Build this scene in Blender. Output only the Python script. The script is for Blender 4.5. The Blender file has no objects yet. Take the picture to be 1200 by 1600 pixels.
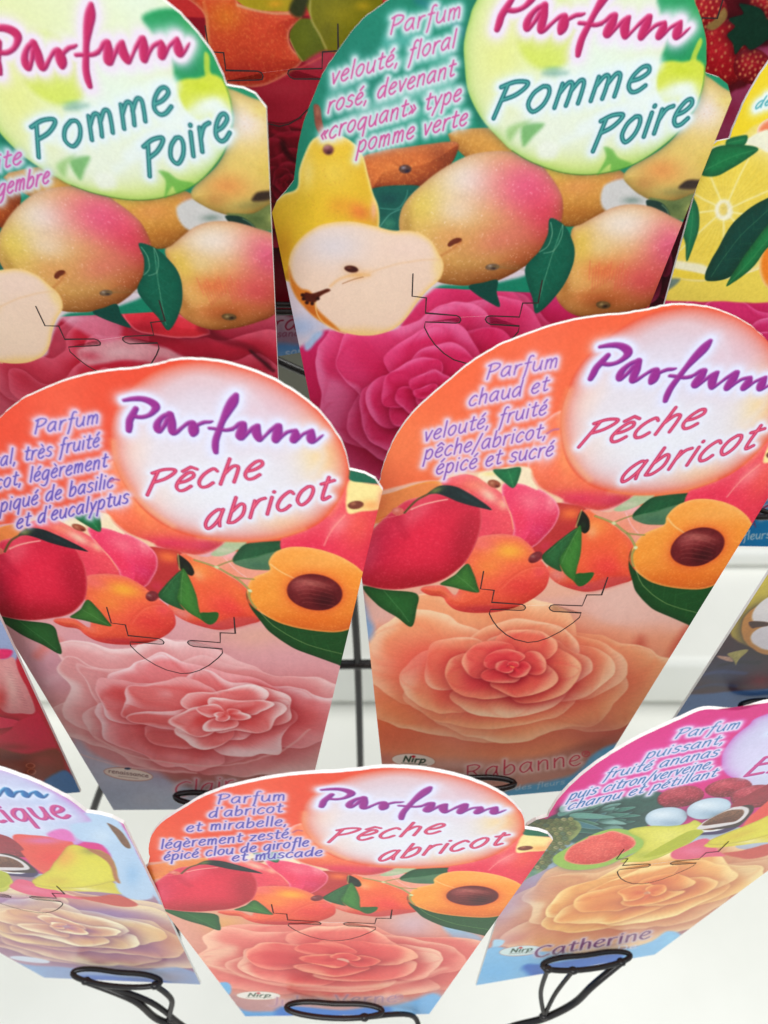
import bpy, bmesh, math, random
import numpy as np
from mathutils import Matrix, Vector

# ------------------------------------------------------------------ camera, world, lights
sc = bpy.context.scene
COL = sc.collection
S = 0.0014                      # metres per card millimetre
FOC = 1492.545                  # focal length in photograph pixels (1600 high)
PITCH = math.radians(40)
CAM_Z = 0.640

cam_data = bpy.data.cameras.new('camera')
cam = bpy.data.objects.new('camera', cam_data)
COL.objects.link(cam)
cam.location = (0, 0, CAM_Z)
cam.rotation_euler = (math.pi / 2 - PITCH, 0, 0)
cam_data.sensor_fit = 'VERTICAL'
cam_data.sensor_height = 36
cam_data.lens = 36 * FOC / 1600
cam_data.clip_start = 0.01
cam_data.clip_end = 50
cam_data.dof.use_dof = True
cam_data.dof.focus_distance = 0.325
cam_data.dof.aperture_fstop = 12
sc.camera = cam
CAMM = Matrix.Translation((0, 0, CAM_Z)) @ Matrix.Rotation(math.pi / 2 - PITCH, 4, 'X')

world = bpy.data.worlds.new('World')
sc.world = world
world.use_nodes = True
wn = world.node_tree.nodes
wn['Background'].inputs[0].default_value = (0.86, 0.93, 1.0, 1)
wn['Background'].inputs[1].default_value = 0.80
sc.view_settings.view_transform = 'Standard'
sc.view_settings.look = 'None'
sc.view_settings.exposure = 0.0
sc.view_settings.gamma = 1.0

def area(name, loc, target, size, power, col):
    d = bpy.data.lights.new(name, 'AREA')
    d.shape = 'RECTANGLE'; d.size = size[0]; d.size_y = size[1]
    d.energy = power; d.color = col
    o = bpy.data.objects.new(name, d); COL.objects.link(o)
    o.location = loc
    o.rotation_euler = (Vector(target) - Vector(loc)).to_track_quat('-Z', 'Y').to_euler()
    return o
area('added_front_softbox', (-0.3, -0.90, 1.22), (0.0, 0.20, 0.34), (0.9, 0.7), 9.0, (1.0, 0.985, 0.96))  # unseen soft lamp added in front, set low to brighten the lower cards
area('added_floor_fill', (0.5, 0.62, 1.9), (0.0, 0.3, 0.0), (0.9, 0.7), 15.5, (1.0, 0.98, 0.93))  # unseen lamp added above and behind, to whiten the floor

# ------------------------------------------------------------------ card poses (photogrammetry of the photograph)
POSE = {
 'A':([0.79543, 0.14809, -0.07695],[-72.209, -77.744, 192.725]),
 'B':([0.59936, -0.00507, 0.04587],[23.712, -89.8, 201.288]),
 'C':([0.71221, 0.08212, 0.04463],[-50.058, -8.059, 197.726]),
 'D':([0.6234, -0.08459, 0.08117],[42.868, -18.952, 204.628]),
 'E':([0.79315, 0.02389, 0.03355],[-12.542, 70.574, 211.878]),
 'F':([0.8416, 0.18767, -0.09622],[-105.029, 67.368, 215.291]),
 'G':([0.77929, -0.245, 0.12953],[83.701, 56.107, 217.034]),
 'H':([0.57479, -0.18639, 0.22623],[123.166, -93.123, 209.759]),
 'J':([0.77835, -0.33356, 0.19885],[149.331, -26.347, 205.428]),
 'K':([0.74789, 0.20341, -0.13033],[-138.508, -6.114, 201.006]),
 'L':([0.66293, 0.04247, -0.01052],[-26.947, -144.33, 192.654]),
 'M':([0.66293, -0.07753, 0.06948],[68.974, -156.386, 198.654]),
}
def rodr(w):
    w = np.array(w, float); th = np.linalg.norm(w); k = w / th
    K = np.array([[0, -k[2], k[1]], [k[2], 0, -k[0]], [-k[1], k[0], 0]])
    return np.eye(3) + math.sin(th) * K + (1 - math.cos(th)) * K @ K
HOM = {}
for c, (w, t) in POSE.items():
    Rm = rodr(w)
    Kc = np.array([[FOC, 0, 600], [0, FOC, 800], [0, 0, 1]])
    Hm = Kc @ np.column_stack([Rm[:, 0], -Rm[:, 1], np.array(t)])
    HOM[c] = (Hm, np.linalg.inv(Hm))

# canvas: card millimetres to texture pixels
PX = 6.0
X0, X1, Y0, Y1 = -56.0, 56.0, -138.0, 46.0
CW, CH = int((X1 - X0) * PX), int((Y1 - Y0) * PX)

class View:
    """turns coordinates measured on an enlarged crop of the photograph into canvas pixels of the card printed there"""
    def __init__(s, card, ox=0.0, oy=0.0, sc_=1.0):
        s.Hi = HOM[card][1]; s.o = np.array([ox, oy]); s.s = sc_
    def mm(s, pts):
        p = np.atleast_2d(np.array(pts, float))[:, :2] / s.s + s.o
        q = np.column_stack([p, np.ones(len(p))]) @ s.Hi.T
        return q[:, :2] / q[:, 2:3]
    def __call__(s, pts):
        q = s.mm(pts)
        return np.column_stack([(q[:, 0] - X0) * PX, (Y1 - q[:, 1]) * PX])
    def jac(s, p):
        a = s([p, (p[0] + 1, p[1]), (p[0], p[1] + 1)])
        return np.column_stack([a[1] - a[0], a[2] - a[0]])
class MM(View):
    """card millimetres straight to canvas pixels"""
    def __init__(s): s.s = 1
    def mm(s, pts): return np.atleast_2d(np.array(pts, float))[:, :2]
mmv = MM()

def smooth_curve(p, closed=True, n=6):
    p = np.asarray(p, float); N = len(p); out = []
    rng = range(N) if closed else range(N - 1)
    for i in rng:
        if closed: a, b, c, d = p[i - 1], p[i], p[(i + 1) % N], p[(i + 2) % N]
        else: a, b, c, d = p[max(i - 1, 0)], p[i], p[i + 1], p[min(i + 2, N - 1)]
        for k in range(n):
            t = k / n
            out.append(0.5 * (2 * b + (c - a) * t + (2 * a - 5 * b + 4 * c - d) * t * t + (3 * b - a - 3 * c + d) * t ** 3))
    if not closed: out.append(p[-1])
    return np.array(out)

def sst(a, b, x):
    t = np.clip((x - a) / (b - a), 0, 1); return t * t * (3 - 2 * t)

_r = np.random.RandomState(7)
def vnoise(cell, seed=None):
    r = np.random.RandomState(seed) if seed is not None else _r
    gx, gy = int(CW / cell) + 3, int(CH / cell) + 3
    g = r.rand(gy, gx).astype(np.float32)
    x = np.arange(CW) / cell; y = np.arange(CH) / cell
    xi = x.astype(int); yi = y.astype(int)
    fx = (x - xi); fy = (y - yi); fx = fx * fx * (3 - 2 * fx); fy = fy * fy * (3 - 2 * fy)
    r0 = g[yi][:, xi] * (1 - fx) + g[yi][:, xi + 1] * fx
    r1 = g[yi + 1][:, xi] * (1 - fx) + g[yi + 1][:, xi + 1] * fx
    return (r0 * (1 - fy[:, None]) + r1 * fy[:, None] - 0.5).astype(np.float32)
N_FINE = vnoise(2.2, 1); N_MED = vnoise(9, 2) * .6 + vnoise(4.5, 3) * .4
N_BIG = vnoise(60, 4) * .6 + vnoise(28, 5) * .4
N_GR = np.random.RandomState(9).rand(CH, CW).astype(np.float32) - .5

def C(*c): return np.array(c, np.float32) / 255.0

WX = vnoise(16, 31) * .5 + vnoise(44, 32) * 1.2
WY = vnoise(16, 41) * .5 + vnoise(44, 42) * 1.2
LX = vnoise(80, 61) + vnoise(34, 62) * .35
LY = vnoise(80, 63) + vnoise(34, 64) * .35
def _stk():
    g = np.random.RandomState(52).rand(CH // 16 + 3, CW // 3 + 3).astype(np.float32) - .5
    y = np.arange(CH) / 16; x = np.arange(CW) / 3; yi = y.astype(int); xi = x.astype(int); fy = (y - yi)[:, None]; fx = x - xi
    a = g[yi][:, xi] * (1 - fx) + g[yi][:, xi + 1] * fx; b = g[yi + 1][:, xi] * (1 - fx) + g[yi + 1][:, xi + 1] * fx
    return a * (1 - fy) + b * fy
STREAK = _stk()

class Art:
    def __init__(s, base):
        s.im = np.empty((CH, CW, 3), np.float32); s.im[:] = C(*base)
    def box(s, pts, m):
        x0, y0 = np.floor(pts.min(0) - m).astype(int); x1, y1 = np.ceil(pts.max(0) + m).astype(int)
        x0 = max(x0, 0); y0 = max(y0, 0); x1 = min(x1, CW); y1 = min(y1, CH)
        if x1 <= x0 or y1 <= y0: return None
        return x0, y0, x1, y1
    def grid(s, b):
        x0, y0, x1, y1 = b
        return np.meshgrid(np.arange(x0, x1, dtype=np.float32) + .5, np.arange(y0, y1, dtype=np.float32) + .5)
    def sdf(s, P, b):
        gx, gy = s.grid(b)
        d2 = np.full(gx.shape, 1e9, np.float32); ins = np.zeros(gx.shape, bool)
        N = len(P)
        for i in range(N):
            ax, ay = P[i]; bx, by = P[(i + 1) % N]
            ex, ey = bx - ax, by - ay; L = ex * ex + ey * ey
            if L < 1e-9: continue
            px, py = gx - ax, gy - ay
            t = np.clip((px * ex + py * ey) / L, 0, 1)
            qx, qy = px - ex * t, py - ey * t
            np.minimum(d2, qx * qx + qy * qy, out=d2)
            if ay != by:
                ins ^= ((ay > gy) != (by > gy)) & (gx < ex * (gy - ay) / (by - ay) + ax)
        d = np.sqrt(d2)
        return np.where(ins, d, -d)
    def warp(s, amp, tex=0.0):
        """bends what is printed so far by a smooth random field, for organic outlines"""
        yy, xx = np.mgrid[0:CH, 0:CW].astype(np.float32)
        x = np.clip(xx + WX * amp, 0, CW - 1.01); y = np.clip(yy + WY * amp, 0, CH - 1.01)
        xi = x.astype(int); yi = y.astype(int); fx = (x - xi)[..., None]; fy = (y - yi)[..., None]
        im = s.im
        o = (im[yi, xi] * (1 - fx) + im[yi, xi + 1] * fx) * (1 - fy) + (im[yi + 1, xi] * (1 - fx) + im[yi + 1, xi + 1] * fx) * fy
        if tex:
            ys = np.clip(yi + (WX * 40).astype(int), 0, CH - 1); xs = np.clip(xi + (WY * 40).astype(int), 0, CW - 1)
            n = STREAK[ys, xs] * .8 + N_MED * .5 + N_BIG * .35
            o = o * (1 + n * tex)[..., None]
        s.im = o.astype(np.float32)
    def finish(s, con=1.0, sat=1.0, gain=1.0):
        im = s.im * gain
        g = im.mean(2, keepdims=True); im = g + (im - g) * sat
        im = np.clip(im, 0, 1); sc3 = im * im * (3 - 2 * im); im = im + (sc3 - im) * con
        im += (N_GR * .022 + N_FINE * .02)[..., None]
        s.im = im
        return s.im
    def comp(s, b, col, a):
        x0, y0, x1, y1 = b; v = s.im[y0:y1, x0:x1]
        v += (col - v) * a[..., None]
    def fillcol(s, v, b, col, blobs, tex, local=None):
        x0, y0, x1, y1 = b
        gx, gy = s.grid(b)
        out = np.empty(gx.shape + (3,), np.float32); out[:] = C(*col)
        for (x, y, rx, ry, cc, st, *rot) in blobs:
            q = v([(x, y)])[0]; J = v.jac((x, y))
            a = math.radians(rot[0]) if rot else 0
            M = J @ np.array([[rx * math.cos(a), -ry * math.sin(a)], [rx * math.sin(a), ry * math.cos(a)]])
            Mi = np.linalg.inv(M)
            ux = Mi[0, 0] * (gx - q[0]) + Mi[0, 1] * (gy - q[1]); uy = Mi[1, 0] * (gx - q[0]) + Mi[1, 1] * (gy - q[1])
            w = np.exp(-(ux * ux + uy * uy) * 1.3) * st
            out += (C(*cc) - out) * w[..., None]
        if tex:
            n = N_MED[y0:y1, x0:x1] * tex + N_FINE[y0:y1, x0:x1] * tex * .8
            out *= (1 + n * .45)[..., None]
        return out
    def shape(s, v, pts, col, blobs=(), feather=1.0, rim=None, tex=.06, alpha=1.0, shadow=None, sharp=False, edge=None, speck=None, vol=None):
        P = v(pts) if sharp else smooth_curve(v(pts))
        m = max(3, feather * 2, (shadow[1] * 3 if shadow else 0))
        b = s.box(P, m)
        if b is None: return
        d = s.sdf(P, b)
        x0, y0, x1, y1 = b
        if shadow:   # (strength, width)
            s.comp(b, C(*(shadow[2] if len(shadow) > 2 else (60, 20, 20))), np.exp(-np.maximum(-d, 0) / shadow[1]) * shadow[0] * (d < 1))
        a = sst(-feather, feather, d) * alpha
        c = s.fillcol(v, b, col, blobs, tex)
        if edge:     # (colour, width, strength) shading inwards from the outline
            c += (C(*edge[0]) - c) * (np.exp(-np.maximum(d, 0) / edge[1]) * edge[2])[..., None]
        if speck or vol:     # rounded volume of the photographed fruit: darker below, hazy above
            gy_, gx_ = np.gradient(d)
            low = np.clip(-(gx_ * .45 + gy_ * .9), 0, 1); top = np.clip(gx_ * .3 + gy_ * .95, 0, 1); dd = np.maximum(d, 0)
            k_ = vol if vol else (.6, 20)
            dk = c * (C(*k_[2]) if len(k_) > 2 else C(190, 130, 130))
            c += (dk - c) * (np.exp(-dd / k_[1]) * low * k_[0] * 1.3)[..., None]
            c += (C(255, 226, 206) - c) * (np.exp(-dd / 7) * top * .22)[..., None]
        if rim:      # (colour, width, strength) thin line along the outline
            c += (C(*rim[0]) - c) * (np.exp(-(np.maximum(d, 0) / rim[1]) ** 2) * rim[2])[..., None]
        if speck:    # (colour, threshold, strength)
            n = (N_GR[y0:y1, x0:x1] + N_FINE[y0:y1, x0:x1] * .7)
            c += (C(*speck[0]) - c) * (sst(speck[1], speck[1] + .15, n) * speck[2])[..., None]
        s.comp(b, c, a)
    def ell(s, v, x, y, rx, ry, rot, col, blobs=(), **k):
        a = math.radians(rot); pts = []
        for i in range(14):
            t = i / 14 * math.tau
            ux, uy = rx * math.cos(t), ry * math.sin(t)
            pts.append((x + ux * math.cos(a) - uy * math.sin(a), y + ux * math.sin(a) + uy * math.cos(a)))
        s.shape(v, pts, col, blobs, **k)
    def segdist(s, segs, b, taper=False):
        """segs: list of (a, b, ra, rb); distance to capsule chain minus its radius"""
        gx, gy = s.grid(b); d = np.full(gx.shape, 1e4, np.float32)
        for (ax, ay), (bx, by), ra, rb in segs:
            m = 40 + max(ra, rb)
            ix0 = int(max(min(ax, bx) - m - b[0], 0)); ix1 = int(min(max(ax, bx) + m - b[0], gx.shape[1]))
            iy0 = int(max(min(ay, by) - m - b[1], 0)); iy1 = int(min(max(ay, by) + m - b[1], gx.shape[0]))
            if ix1 <= ix0 or iy1 <= iy0: continue
            X = gx[iy0:iy1, ix0:ix1]; Y = gy[iy0:iy1, ix0:ix1]
            ex, ey = bx - ax, by - ay; L = ex * ex + ey * ey + 1e-9
            t = np.clip(((X - ax) * ex + (Y - ay) * ey) / L, 0, 1)
            q = np.hypot(X - ax - ex * t, Y - ay - ey * t) - (ra + (rb - ra) * t)
            sub = d[iy0:iy1, ix0:ix1]; np.minimum(sub, q, out=sub)
        return d
    def line(s, v, pts, w, col, alpha=1.0, soft=.8, smooth=True, taper=False):
        """w in the view's own pixels"""
        P = v(pts)
        J = v.jac(pts[len(pts) // 2]); k = math.sqrt(abs(np.linalg.det(J)))
        if smooth and len(P) > 2: P = smooth_curve(P, False, 5)
        r = w * k / 2; n = len(P) - 1; segs = []
        for i in range(n):
            f0 = f1 = 1.0
            if taper:
                f0 = math.sin(math.pi * (i / n * .9 + .05)) ** .7; f1 = math.sin(math.pi * ((i + 1) / n * .9 + .05)) ** .7
            segs.append((P[i], P[i + 1], r * f0, r * f1))
        so = soft * k if soft > 1 else .8
        b = s.box(P, r + so * 3 + 2)
        if b is None: return
        d = s.segdist(segs, b)
        a = (1 - sst(-so, so, d)) * alpha
        s.comp(b, C(*col), a)
    def glowtext(s, segs, fill, glow=None, emboss=None, ghost=None):
        pts = np.array([q for sg in segs for q in (sg[0], sg[1])])
        gr = glow[1] if glow else 2
        b = s.box(pts, gr * 3 + 8)
        if b is None: return
        d = s.segdist(segs, b)
        if glow:
            a = np.clip(np.exp(-(np.maximum(d, 0) / gr) ** 1.6) * glow[2], 0, 1)
            s.comp(b, C(*glow[0]), a)
        a = 1 - sst(-.9, .7, d)
        c = np.empty(d.shape + (3,), np.float32); c[:] = C(*fill)
        if emboss:   # (light, dark, width, strength)
            gy_, gx_ = np.gradient(d)
            L = (-gx_ * .6 - gy_ * .8)           # facing up-left is positive on that side
            w = np.exp(-(np.maximum(-d, 0) / emboss[2]) ** 2) * emboss[3]
            lit = np.clip(-L, 0, 1) * w; drk = np.clip(L, 0, 1) * w
            c += (C(*emboss[1]) - c) * lit[..., None]
            c += (C(*emboss[0]) - c) * drk[..., None]
        if ghost:    # (colour, inset) lighter core of a tube letter
            c += (C(*ghost[0]) - c) * (sst(ghost[1], ghost[1] + 1.6, -d) * ghost[2])[..., None]
        s.comp(b, c, a)

# ------------------------------------------------------------------ stroke alphabet (x-height 1)
_bowl = [(.62, .88), (.42, 1.0), (.14, .75), (.05, .35), (.2, .02), (.42, .12), (.6, .5), (.65, .93)]
GL = {
 'a': (.8, [_bowl, [(.65, .95), (.62, .4), (.7, 0)]]),
 'b': (.75, [[(.12, 1.7), (.1, .8), (.09, .04)], [(.09, .04), (.35, .0), (.62, .3), (.6, .8), (.4, .97), (.12, .65)]]),
 'c': (.66, [[(.6, .82), (.42, 1.0), (.14, .75), (.05, .35), (.2, .03), (.42, .0), (.6, .17)]]),
 'd': (.8, [_bowl, [(.68, 1.7), (.64, .8), (.68, 0)]]),
 'e': (.68, [[(.08, .48), (.36, .52), (.58, .72), (.5, .96), (.3, .96), (.1, .66), (.06, .3), (.22, .02), (.42, 0), (.62, .17)]]),
 'f': (.55, [[(.62, 1.6), (.48, 1.72), (.33, 1.5), (.29, .8), (.22, -.2), (.15, -.6)], [(.08, .93), (.52, .97)]]),
 'g': (.78, [_bowl, [(.65, .95), (.64, .2), (.6, -.4), (.35, -.66), (.08, -.5)]]),
 'h': (.72, [[(.12, 1.7), (.1, 0)], [(.1, .55), (.32, .94), (.54, .9), (.59, .55), (.59, 0)]]),
 'i': (.27, [[(.12, .95), (.12, 0)], [(.14, 1.35), (.15, 1.4)]]),
 'l': (.27, [[(.13, 1.7), (.12, 0)]]),
 'm': (1.0, [[(.1, .95), (.1, 0)], [(.1, .55), (.28, .94), (.44, .86), (.47, .4), (.46, 0)], [(.46, .55), (.64, .94), (.8, .86), (.84, .4), (.84, 0)]]),
 'n': (.72, [[(.1, .95), (.1, 0)], [(.1, .55), (.32, .94), (.54, .9), (.58, .5), (.58, 0)]]),
 'o': (.74, [[(.36, 1.0), (.12, .78), (.06, .35), (.3, .0), (.56, .2), (.64, .62), (.55, .92), (.36, 1.0)]]),
 'p': (.74, [[(.1, .95), (.09, .1), (.06, -.66)], [(.1, .65), (.36, 1), (.62, .75), (.6, .25), (.36, 0), (.1, .2)]]),
 'q': (.78, [_bowl, [(.65, .95), (.64, .1), (.62, -.66)]]),
 'r': (.55, [[(.1, .95), (.1, 0)], [(.1, .52), (.27, .9), (.52, .95)]]),
 's': (.62, [[(.55, .86), (.35, 1.0), (.12, .84), (.17, .6), (.44, .45), (.54, .2), (.33, 0), (.05, .12)]]),
 't': (.56, [[(.28, 1.45), (.23, .4), (.3, .03), (.55, .12)], [(.03, .98), (.55, 1.03)]]),
 'u': (.76, [[(.08, .95), (.08, .3), (.25, .0), (.48, .12), (.62, .5)], [(.64, .95), (.62, .3), (.68, 0)]]),
 'v': (.62, [[(.03, .95), (.25, .0)], [(.25, 0), (.57, .97)]]),
 'x': (.6, [[(.03, .95), (.55, 0)], [(.55, .95), (.03, 0)]]),
 'y': (.64, [[(.05, .95), (.3, .1)], [(.6, .95), (.3, .1), (.08, -.66)]]),
 'z': (.64, [[(.05, .92), (.57, .92)], [(.57, .92), (.05, .03)], [(.05, .03), (.58, .03)]]),
 'P': (.9, [[(.2, 1.5), (.1, 0)], [(0, 1.42), (.4, 1.6), (.82, 1.42), (.82, 1.08), (.55, .8), (.15, .7)]]),
 'R': (.9, [[(.12, 1.55), (.1, 0)], [(.1, 1.52), (.5, 1.57), (.75, 1.25), (.5, .85), (.12, .8)], [(.4, .8), (.8, 0)]]),
 'C': (.95, [[(.88, 1.35), (.6, 1.58), (.2, 1.3), (.05, .75), (.2, .17), (.52, 0), (.88, .22)]]),
 'E': (.85, [[(.15, 1.5), (.08, 0)], [(.15, 1.5), (.8, 1.5)], [(.1, .8), (.7, .8)], [(.08, 0), (.75, 0)]]),
 'N': (.95, [[(.1, 0), (.12, 1.5)], [(.12, 1.5), (.8, 0)], [(.8, 0), (.8, 1.5)]]),
 'J': (.65, [[(.5, 1.55), (.5, .3), (.3, 0), (.05, .12)]]),
 'V': (.9, [[(.03, 1.55), (.4, 0)], [(.4, 0), (.82, 1.55)]]),
 'D': (.95, [[(.12, 1.5), (.1, 0)], [(.1, 1.5), (.6, 1.4), (.85, .8), (.6, .1), (.1, 0)]]),
 'A': (.9, [[(.03, 0), (.42, 1.5)], [(.42, 1.5), (.8, 0)], [(.18, .55), (.68, .55)]]),
 ',': (.32, [[(.14, .1), (.05, -.28)]]), "'": (.26, [[(.12, 1.7), (.09, 1.4)]]), '/': (.55, [[(0, -.35), (.55, 1.7)]]),
 '-': (.45, [[(.05, .5), (.4, .53)]]), ' ': (.42, []),
 '\u00ab': (.6, [[(.3, .8), (.08, .45)], [(.08, .45), (.27, .12)], [(.55, .8), (.33, .45)], [(.33, .45), (.52, .12)]]),
 '\u00bb': (.6, [[(.08, .8), (.3, .45)], [(.3, .45), (.06, .12)], [(.33, .8), (.55, .45)], [(.55, .45), (.31, .12)]]),
}
for ch, base, acc in (('\u00e9', 'e', [(.3, 1.22), (.52, 1.5)]), ('\u00e8', 'e', [(.22, 1.5), (.42, 1.22)])):
    GL[ch] = (GL[base][0], GL[base][1] + [acc])
GL['\u00ea'] = (GL['e'][0], GL['e'][1] + [[(.1, 1.2), (.36, 1.5)], [(.36, 1.5), (.62, 1.2)]])

UPK = 1.0
def text_segs(v, txt, p0, p1, up, w, asc=1.0, wid=None, round_=False):
    W = sum(GL[c][0] + (.2 if c == ' ' else .14) for c in txt) - .14
    p0 = np.array(p0, float); p1 = np.array(p1, float); up = np.array(up, float) * UPK
    ex = (p1 - p0) / (W - .1)
    k = math.sqrt(abs(np.linalg.det(v.jac(tuple((p0 + p1) / 2))))); r = w * k / 2
    segs = []; x = 0
    rn = random.Random(len(txt) * 7 + ord(txt[0]))
    for c in txt:
        g = GL[c]; jy = rn.uniform(-.03, .03)
        for st in g[1]:
            pts = np.array([(a, (b if b <= 1 or c in 'é' else 1 + (b - 1) * asc)) for a, b in st], float)
            if len(pts) > 2: pts = smooth_curve(pts, False, 4)
            q = v([tuple(p0 + ex * (x + a) + up * (b + jy)) for a, b in pts])
            for i in range(len(q) - 1): segs.append((q[i], q[i + 1], r, r))
        x += g[0] + (.2 if c == ' ' else .14)
    return segs

def brush(v, strokes):
    segs = []
    for st in strokes:
        P = np.array(st, float); J = v.jac((P[0, 0], P[0, 1])); k = math.sqrt(abs(np.linalg.det(J)))
        Q = smooth_curve(np.column_stack([v(P[:, :2]), P[:, 2] * k * .58]), False, 5)
        for i in range(len(Q) - 1): segs.append((Q[i, :2], Q[i + 1, :2], max(Q[i, 2], .3), max(Q[i + 1, 2], .3)))
    return segs
def _z2(st): return [(x + 1000.0, y, w) for x, y, w in st]   # second enlargement sits 150 photo pixels (1000 zoomed) to the right
PARFUM = [
 [(90,170,36),(180,155,50),(280,155,60),(370,185,75),(420,228,80),(408,275,60),(350,325,45),(270,345,45),(190,335,45)],
 [(215,255,52),(180,320,62),(150,380,65),(145,440,65),(140,485,55)],
 [(575,310,55),(500,335,45),(445,400,60),(435,455,70),(455,490,55),(500,450,40),(545,370,50)],
 [(570,315,70),(588,400,78),(590,470,75),(600,508,60),(640,500,45),(700,450,36),(760,405,40),(800,400,50)],
 [(805,410,70),(815,450,92),(815,490,92),(808,525,55)], [(850,430,38),(920,400,40),(980,395,36),(1012,388,22)],
 [(980,460,35),(1060,468,38),(1150,480,40),(1220,470,40)] ,
 _z2([(260,112,50),(228,180,92),(175,270,85),(120,380,60),(82,480,60),(48,580,65),(42,660,65),(48,710,52)]),
 _z2([(180,478,40),(240,455,38),(290,415,42),(325,405,45)]),
 _z2([(335,415,62),(322,480,85),(300,545,82),(330,560,42),(380,510,38),(440,450,40),(490,430,40)]),
 _z2([(480,440,58),(470,500,84),(490,560,72),(510,583,42),(560,540,32),(620,480,38),(690,428,45)]),
 _z2([(705,435,60),(692,500,84),(668,575,70),(682,592,46),(740,540,36),(800,498,38),(880,482,40)]),
 _z2([(885,492,45),(877,540,80),(857,588,66),(905,572,34),(960,520,34),(1050,482,40)]),
 _z2([(1047,490,50),(1040,555,85),(1045,598,58),(1092,588,34),(1140,550,28),(1165,530,16)]),
]
VT = View('C', 180, 600, 6.6667)

# ------------------------------------------------------------------ die-cut outline (card millimetres)
vC1 = View('C', 0, 540, 2.0); vD1 = View('D', 540, 460, 1.8182); vD2 = View('D', 540, 800, 1.8182)
vC2 = View('C', 0, 800, 1.9355); vEz = View('E', 200, 1160, 1.7647)
vZ4 = View('D', 540, 720, 4.2857); vZ5 = View('D', 740, 700, 4.2857); vR5 = View('D', 900, 740, 4.0)
vZ6 = View('D', 640, 940, 4.0)
left_arc = vD1.mm([(97,530),(110,480),(140,410),(180,350),(230,300),(300,240),(370,185),(450,140),(540,105),(620,80),(700,65),(780,57)])
right_arc = vC1.mm([(480,62),(540,47),(600,44),(680,50),(760,70),(840,100),(920,145),(990,200),(1040,260),(1075,320),(1092,388)])
sho = vC1.mm([(1105,391),(1140,400),(1172,417),(1197,450)])
corner_r = np.array([(50.0, -0.3)]); BR = (29.2, -121.0); BL = (-29.1, -131.0)
notch = {'peach': [(-47.0, -27.0), (-43.5, -22.5)],
         'pear': [tuple(p) for p in View('B').mm([(425,332),(432,315),(447,298),(459,282)])] ,
         'exotic': [tuple(p) for p in View('G').mm([(823.6,1289.7),(838,1281)])]}
def outline(kind):
    L = [tuple(p) for p in left_arc]
    if kind == 'pear': L = [tuple(p) for p in View('B', 420, 0, 3).mm([(130,740),(150,620),(190,500),(250,350),(330,230),(420,110),(490,50),(560,0)])] + [q for q in L if q[0] > -24]
    if kind == 'exotic': L = [tuple(p) for p in View('G', 740, 1080, 2.609).mm([(303,512),(330,460),(380,400),(450,335),(540,270),(640,210),(740,160),(840,115),(940,75)])] + [q for q in L if q[0] > -16]
    rr = np.random.RandomState(len(kind))
    arc = smooth_curve(np.array(L + [tuple(p) for p in right_arc]), False, 5)
    arc = arc + rr.randn(*arc.shape) * .045
    pts = [BL] + list(notch[kind]) + [tuple(p) for p in arc] + [tuple(p) for p in sho[:-1]] + [(50.0, -0.3), BR]
    return np.array(pts)

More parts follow.
